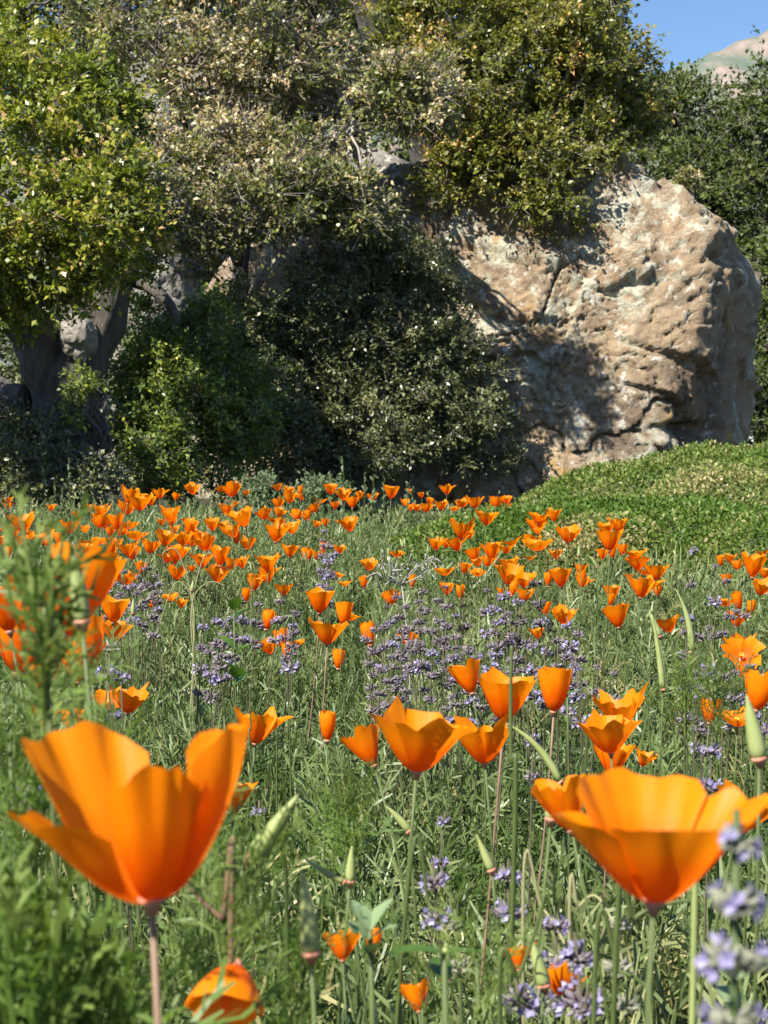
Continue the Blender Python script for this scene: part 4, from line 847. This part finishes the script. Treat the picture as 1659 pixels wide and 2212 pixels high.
# ------------------------------------------------------------------ seed pods
def pod(u, v, D, L, lean, tdir, label, curve=0.0, r=.0032, group=None, rimless=False, mat=None):
    """pod base (with its collar) at the picture point; the pod points up along lean/tdir"""
    b = at(u, v, D); g = np.array([b[0] + R_.uniform(-.06, .06), b[1] + R_.uniform(.0, .06), 0]); g[2] = float(zg(g[0], g[1])) - .01
    root = empty('poppy_seed_pod', g); tag(root, label, 'seed pod', group)
    d = np.array([math.cos(tdir) * math.sin(lean), math.sin(tdir) * math.sin(lean), math.cos(lean)]); side = np.array([d[2], 0, -d[0]])
    P = bez(b - g, b - g + d * L * .5 + side * curve * L, b - g + d * L, 12); t = np.linspace(0, 1, 12)
    rad = r * np.clip(np.minimum(t * 5 + .55, 1) * (1 - t ** 2.2) + .04, .04, 1)
    v_, q, tr = tube(P, rad, 8); link('pod', make_mesh('pod', v_, q, tr, smooth=True), mat or M['pod'], root)
    if not rimless: link('collar', COLLAR, None, root, Matrix.Translation(Vector(b - g)) @ Vector(d).to_track_quat('Z', 'Y').to_matrix().to_4x4() @ Matrix.Scale(.85 * (r / .0032) ** .6, 4))
    e = b - g; S = bez(np.zeros(3), e * .6 - d * np.linalg.norm(e) * .1, e, 7); v_, q, tr = tube(S, .0009, 5); link('stem', make_mesh('stem', v_, q, tr, smooth=True), M['stem'], root)
PODS = [(178,1345,.62,.030,.12,pi,'broad pale seed pod standing beside the feathery shoot',0,.0034),(672,2062,.58,.030,.10,pi,'upright pale green seed pod with a pink collar near the nodding poppy',0,.0034),
 (545,1855,.62,.030,.62,.0,'blurred green seed pod slanting away from the largest left poppy',0,.0036),(960,2118,.80,.020,.05,0,'small upright seed pod beside the small low poppy',0,.0032),
 (884,1795,1.05,.022,.75,pi,'brown tipped seed pod slanting beside the wide ruffled poppy stem',.05,.0026),(756,1905,.90,.020,.05,0,'slender upright seed pod left of the wide ruffled poppy stem',0,.0028),
 (745,1905,.92,.030,1.0,pi,'slanting straw coloured seed pod left of the slender upright pod',-.1,.0018),(1190,1770,.85,.020,.1,0,'dark upright seed pod touching the left rim of the big right poppy',0,.0034),
 (1175,2130,.76,.022,.25,pi,'plump seed pod among the pale sage heads',0,.0036),(1210,1690,1.2,.060,.75,pi,'long arched pale green pod under the dark upright stalk',.18,.0028),
 (1494,1408,1.75,.068,.25,pi,'long curved pale pod with a pinkish collar before the tiered sage',.13,.0036),(1432,1490,1.6,.075,.15,pi,'long straight green pod behind the folded poppy',.03,.0030),
 (415,1275,2.9,.018,.1,0,'seed pod at the centre of arching straw stalks',0,.0035),(1425,1375,2.0,.034,.4,pi,'plump green pod leaning on a poppy among the sage',0,.0042),
 (287,1325,2.4,.022,.05,0,'yellow green pod beside the cup poppy above the sage head',0,.0034),(870,1180,3.6,.018,.3,pi,'pale pod standing in the open green gap of the meadow',0,.0034),
 (1250,1200,3.2,.022,.05,0,'pale pod between the loose stand of poppies',0,.0032),(240,1700,.7,.02,.5,pi,'hidden seed pod behind the largest left poppy',0,.003),
 (1290,1225,3.0,.03,.7,pi,'pale arching pod among the loose stand of poppies',.15,.0022),(1062,1880,.95,.022,.4,pi,'thin seed pod with ragged collar near the small lilac sage head',0,.0026),
 (1640,1640,.75,.03,.2,pi,'blurred dark green pod near the lone lilac sage head',0,.004)]
for (u, v, D, L, ln, td, lab, cv, r) in PODS: pod(u, v, D, L, ln, td, lab, cv, r)

# ------------------------------------------------------------------ stalks
def stalk(pts, rad, label, mat, name='stalk', cat='stalk'):
    """pts: picture points with distance; the first is the foot and is brought down to the ground"""
    P = [at(*p) for p in pts]; f = P[0].copy(); f[2] = float(zg(f[0], f[1])) - .01
    f[0] += R_.uniform(-.03, .03); f[1] += R_.uniform(0, .05); f[2] = float(zg(f[0], f[1])) - .01
    if P[0][2] - f[2] > .015: P = [f] + P
    rad = rad * .72
    P = np.array(P); C = sp(P, 8 * len(P)); root_loc = C[0].copy(); v, q, t = tube(C - root_loc, np.linspace(rad * 1.15, rad * .55, len(C)), 6)
    o = link(name, make_mesh(name, v, q, t, smooth=True), mat); o.location = root_loc; tag(o, label, cat); return o
stalk([(1112,1800,.92),(1104,1640,.92),(1103,1520,.92),(1105,1395,.92)], .0021, 'dark upright stalk crossing the broad poppy', M['stem'])
for i, (e, lab) in enumerate([((345,1345), 'straw stalk arching down to the left of the centre pod'), ((350,1195), 'straw stalk arching up to the left of the centre pod'), ((468,1205), 'straw stalk arching up to the right of the centre pod'), ((485,1265), 'straw stalk drooping to the right of the centre pod')]):
    stalk([(418,1420,2.9),(416,1300,2.9),((416 + e[0]) / 2, min(1262, e[1]) - 4, 2.9),(e[0], e[1], 2.9)], .0016, lab, M['straw'])
stalk([(830,1640,1.2),(1085,2000,.9),(1130,1945,.9),(1170,1960,.9),(1215,2030,.88),(1240,2110,.86)][2:], .0013, 'bent straw stem looping over the lilac sage head', M['straw'])
stalk([(1230,2010,.9),(1250,1960,.9),(1285,1935,.9),(1320,1985,.88),(1345,2080,.86)], .0013, 'second bent straw stem arching under the big right poppy', M['straw'])
stalk([(1080,2212,.72),(1120,2110,.72),(1150,2030,.72),(1178,1930,.72)], .0016, 'straight green stem crossing in front of the sage heads', M['stem'])
stalk([(1330,2060,.7),(1370,1985,.7),(1430,1955,.7),(1490,1945,.7)], .0018, 'curved green stem passing under the big right poppy', M['stem'])
stalk([(1500,2000,.6),(1490,1930,.6),(1482,1850,.6)], .0018, 'thick pale green blade behind the big right poppy', M['pod'])
stalk([(500,2010,.6),(480,1985,.6),(440,1950,.6),(400,1905,.6)], .0016, 'brown bent stem beside the base of the largest left poppy', M['stem_pink'])
stalk([(1285,2110,.72),(1340,2100,.72),(1395,2130,.7),(1415,2180,.7)], .0016, 'green stem bending down beside the blurred lilac spike', M['stem'])
stalk([(880,1930,.8),(930,1960,.8),(985,1985,.78),(1010,2010,.78)], .0014, 'green stem bending across the ruffled poppy stalk', M['stem'])
for i, (u, v0, v1, D, dx) in enumerate([(590,1420,1560,1.9,8),(632,1400,1600,1.9,-6),(930,1215,1330,2.8,10),(760,1400,1560,1.9,-14),(1255,1460,1600,1.7,12),(1405,1380,1560,1.8,-4),(420,1300,1450,2.4,3),(540,1480,1660,1.6,4),(1640,1560,1700,1.2,-8),(1170,1290,1440,2.2,30)]):
    stalk([(u + dx, v1, D), (u + dx * .4, (v0 + v1) / 2, D), (u, v0, D)], .0014, ['bare green stalk', 'tall thin stalk', 'slim upright stalk', 'leaning thin stalk', 'dark thin stalk', 'pale thin stalk', 'plain green stalk', 'short slim stalk', 'stout green stalk', 'slanting dark stalk'][i] + [' above the lone cup shaped poppy', ' right of the lone cup shaped poppy', ' in the gap right of the crossed pair of poppies', ' above the barrel shaped closing poppy', ' between the tulip shaped poppy and the folded one', ' behind the folded poppy', ' under the arching straw stalks', ' beside the lone cup shaped poppy', ' near the lone lilac sage head', ' beside the blackened seed heads'][i], M['stem'])

# ------------------------------------------------------------------ feathery shoots close to the lens
def shoot(u, v, D, spread, n, ln, label, seed, mat='fern_near', templ=NEAR_T, tint=(.5, .2)):
    rg = np.random.default_rng(seed); top = at(u, v, D); f = top.copy(); f[2] = float(zg(f[0], f[1])); f[1] += .02
    root = empty('feathery_shoot', f); tag(root, label, 'foliage'); e = top - f
    v_, q, t = tube(bez(np.zeros(3), e * .5 + [.01, 0, 0], e - [0, 0, ln * .4], 7), .0009, 5); link('stem', make_mesh('stem', v_, q, t, smooth=True), M['stem'], root)
    az = rg.random(n) * 6.28; tl = np.abs(rg.normal(size=n)) * spread; d = np.stack([np.cos(az) * np.sin(tl), np.sin(az) * np.sin(tl) * .7, np.cos(tl)], 1)
    st = e - np.array([0, 0, ln * .6]) - np.outer(rg.random(n), [0, 0, ln * .8]); mats = rand_mats(d, 1.2, rg); L = ln * rg.uniform(.6, 1.15, n); w = rg.integers(0, len(templ), n)
    for i in range(n):
        tv, tq = templ[w[i]]; V = (tv * L[i]) @ mats[i].T + st[i]
        link('leaf', make_mesh('leaf', V, tq, attrs={'tint': np.full(len(V), np.clip(rg.normal(*tint), 0, 1))}), M[mat], root)
WIDE_T = [fern_leaf(rgF, 2, 3, 2, .055) for _ in range(4)]
shoot(95, 1190, .50, .38, 24, .038, 'blurred feathery green shoot rising over the left poppy clump', 1, templ=WIDE_T, tint=(.6, .2))
for i, (u, v, D, n, ln, lab) in enumerate([(60,1640,.60,12,.045,'feathery shoot at the left border above the largest poppy'),(20,1500,.62,10,.045,'feathery shoot overlapping the outer left clump'),(190,1520,.72,9,.04,'feathery shoot in front of the slim ragged poppy'),(480,1740,.60,12,.045,'feathery shoot right of the largest left poppy'),
    (60,1860,.50,14,.05,'blurred feathery shoot below the flared petal'),(170,1960,.52,14,.05,'blurred feathery shoot left of the largest poppy stem'),(420,1960,.70,14,.045,'blurred feathery shoot right of the largest poppy stem'),(40,2060,.47,14,.05,'blurred feathery shoot in the lower left corner'),(650,2010,.70,12,.04,'blurred feathery shoot beside the upright pale pod'),
    (300,2080,.66,14,.045,'blurred feathery shoot between the largest poppy stem and the nodding flower'),(1480,1420,1.5,10,.06,'bright feathery shoot below the long straight pod'),(1545,1420,1.3,10,.05,'feathery shoot before the heart shaped poppy'),(1030,1985,.74,9,.045,'silvery feathery shoot crossing the ruffled poppy stem'),(760,1690,1.1,10,.06,'feathery shoot under the leaning poppy'),(1400,1700,1.0,10,.05,'feathery shoot behind the big right poppy'),
    (620,2130,.66,10,.04,'blurred feathery shoot right of the nodding flower'),(150,1380,.75,9,.04,'feathery shoot among the petals of the left clump')]):
    shoot(u, v, D, .5, int(n * 1.6), ln, lab, 10 + i, templ=WIDE_T if D < .56 else NEAR_T)

# broad leaved plants
def leaf_mesh(w, bendz, teeth=0, n=9):
    t = np.linspace(0, 1, n); wd = w * np.sin(np.pi * np.clip(t * .93 + .05, 0, 1)) ** .8 * (1 - .25 * t)
    if teeth: wd = wd * (1 + .12 * (np.arange(n) % 2))
    z = -bendz * t * t; V = np.concatenate([np.stack([-wd, t, z + .25 * wd], 1), np.stack([0 * t, t, z], 1), np.stack([wd, t, z + .25 * wd], 1)])
    Q = [[i, n + i, n + i + 1, i + 1] for i in range(n - 1)] + [[n + i, 2 * n + i, 2 * n + i + 1, n + i + 1] for i in range(n - 1)]; return V, Q
def leafy(u, v, D, leaves, mat, label, w=.28, name='broadleaf_plant', teeth=0, stem=True, hang=0.0):
    top = at(u, v, D); f = top.copy(); f[2] = float(zg(f[0], f[1])) - .01; root = empty(name, f); tag(root, label, 'plant'); e = top - f
    v_, q, t = tube(bez(np.zeros(3), e * .5 + [.006, .004, 0], e, 7), .0013, 5); link('stem', make_mesh('stem', v_, q, t, smooth=True), M['stem'], root)
    for k, (dz, az, tl, L) in enumerate(leaves):
        tv, tq = leaf_mesh(w, .25, teeth); d = np.array([[math.cos(az) * math.sin(tl), math.sin(az) * math.sin(tl), math.cos(tl)]])
        m = rand_mats(d, .15, np.random.default_rng(k))[0]; V = (tv * L) @ m.T + e * (1 - dz / max(1e-3, e[2]))
        link('leaf', make_mesh('leaf', V, tq, attrs={'tint': np.full(len(V), R_.random())}, smooth=True), M[mat], root)
leafy(800, 2010, .70, [(.0, 2.4, .55, .015), (.0, .6, .5, .016), (.004, -.4, .8, .014), (.004, 3.6, .7, .013), (.010, 5, .7, .013)], 'succulent', 'blue green plant with rounded spoon shaped leaves beside the deep orange poppy', .36)
leafy(505, 1318, 2.2, [(.0, 3.6, .45, .024), (.0, 5.2, .6, .026), (.012, .2, .7, .024), (.05, 3.4, .7, .026), (.06, .0, .8, .03), (.08, 3.9, .8, .03), (.09, 5.3, .8, .03), (.10, .7, .8, .03)], 'broad', 'plant with broad toothed bright green leaves between lilac sage spikes', .36, teeth=1)
leafy(960, 2060, .62, [(.0, 3.3, 1.3, .022), (.0, .2, 1.4, .016), (.01, 1.7, 1.2, .02)], 'broad', 'single dark folded leaf plant beside the ruffled poppy stem', .25)
leafy(1225, 1500, 1.9, [(.0, .2, 1.2, .02), (.0, 3.3, 1.3, .02), (.01, 1.7, 1.2, .02)], 'broad', 'small dark leafed plant behind the tulip shaped poppy', .3)
leafy(1590, 2120, .62, [(.0, 2.8, .9, .02), (.0, .2, .9, .02), (.01, 1.7, 1.2, .02), (.015, 4.4, 1, .02)], 'succulent', 'grey green leafy plant under the blurred lilac spike', .25)

# tall grey green leafy stalks at the far edge of the field
def leafy_stalk(u, v, D, label, group, seed, h=None, ls=.022, n=26):
    rg = np.random.default_rng(seed); top = at(u, v, D); f = top.copy(); f[2] = float(zg(f[0], f[1])) - .01; root = empty('leafy_stalk', f); tag(root, label, 'plant', group); e = top - f
    v_, q, t = tube(bez(np.zeros(3), e * .5 + [rg.normal() * .02, 0, 0], e, 7), np.linspace(.0025, .0012, 7), 5); link('stem', make_mesh('stem', v_, q, t, smooth=True), M['stem'], root)
    f_ = rg.uniform(.15, 1, n) ** .8; az = np.arange(n) * 2.4; tl = rg.uniform(.35, .9, n); d = np.stack([np.cos(az) * np.sin(tl), np.sin(az) * np.sin(tl), np.cos(tl)], 1)
    s = Soup(); s.inst(LEAF6_V * [.75, 1, 1], LEAF6_Q, f_[:, None] * e, rand_mats(d, .4, rg), ls * rg.uniform(.6, 1.2, n) * (1.3 - .75 * f_), rg.random(n)); tag(link('leaves', s.mesh('stalk_leaves'), M['silver'], root), kind='stuff')
for i, (u, v, D, l) in enumerate([(149,992,8.6,.030),(118,1040,8.4,.028),(134,1052,8.4,.028),(178,1060,8.4,.026),(98,1078,8.2,.026),(62,1085,8.0,.026),(14,1060,8.0,.03),(36,1080,8.0,.03)]):
    leafy_stalk(u, v, D, 'silvery spire of narrow leaves standing before the dark oak shade', 'silvery spires before the oak', i, ls=l, n=60)
for i, (u, v, D) in enumerate([(738,985,8.2),(788,1025,8.4),(806,1035,8.4),(828,1040,8.4),(880,1045,8.6),(892,1055,8.4),(660,1045,8.4),(612,1060,8.2),(570,1052,8.4),(640,1040,8.6),(520,1058,8.4),(715,1062,8.2),(925,1062,8.8),(690,1068,8.0),(590,1075,7.8),(550,1070,8.0),(470,1070,8.0),(630,1068,8.0)]):
    leafy_stalk(u, v, D, ('tall' if v < 1047 else 'short' if v > 1064 else 'middling') + ' pale green leafy sprig behind the poppies, before the ' + ('yellow green shrub' if u < 560 else 'dark shrub' if u < 800 else 'foot of the boulder'), 'leafy sprigs at the back of the field', 30 + i, ls=.042, n=26)

# bleached dry shrub twigs
rgT = np.random.default_rng(5); b = at(880, 1330, 2.9); b[2] = float(zg(b[0], b[1])); root = empty('dry_twig_plant', b); tag(root, 'bleached dry twiggy plant lying over the sage behind the ruffled poppy', 'plant'); s = Soup()
hub = at(868, 1262, 2.9) - b; s.add(*tube(bez(np.zeros(3), hub * .5 + [.02, 0, 0], hub, 8), np.linspace(.002, .0014, 8), 5))
for (u, v) in [(935, 1208), (915, 1215), (900, 1232), (880, 1226), (850, 1228), (825, 1220), (808, 1238), (842, 1250), (925, 1228)]:
    t0 = at(u, v, 2.9 + rgT.normal() * .05) - b; m = (t0 + hub) / 2 + rgT.normal(size=3) * .012; s.add(*tube(bez(hub, m, t0, 8), np.linspace(.0013, .0008, 8), 4))
    for j in range(4): q = t0 + rgT.normal(size=3) * .014; s.add(*tube(bez(t0 * .95 + hub * .05, (t0 + q) / 2 + rgT.normal(size=3) * .006, q, 4), [.0010, .0009, .0020, .0014], 4))
link('twigs', s.mesh('twigs'), plain('bleached_twig', (.20, .20, .17), .8, (.30, .29, .25), 50), root)
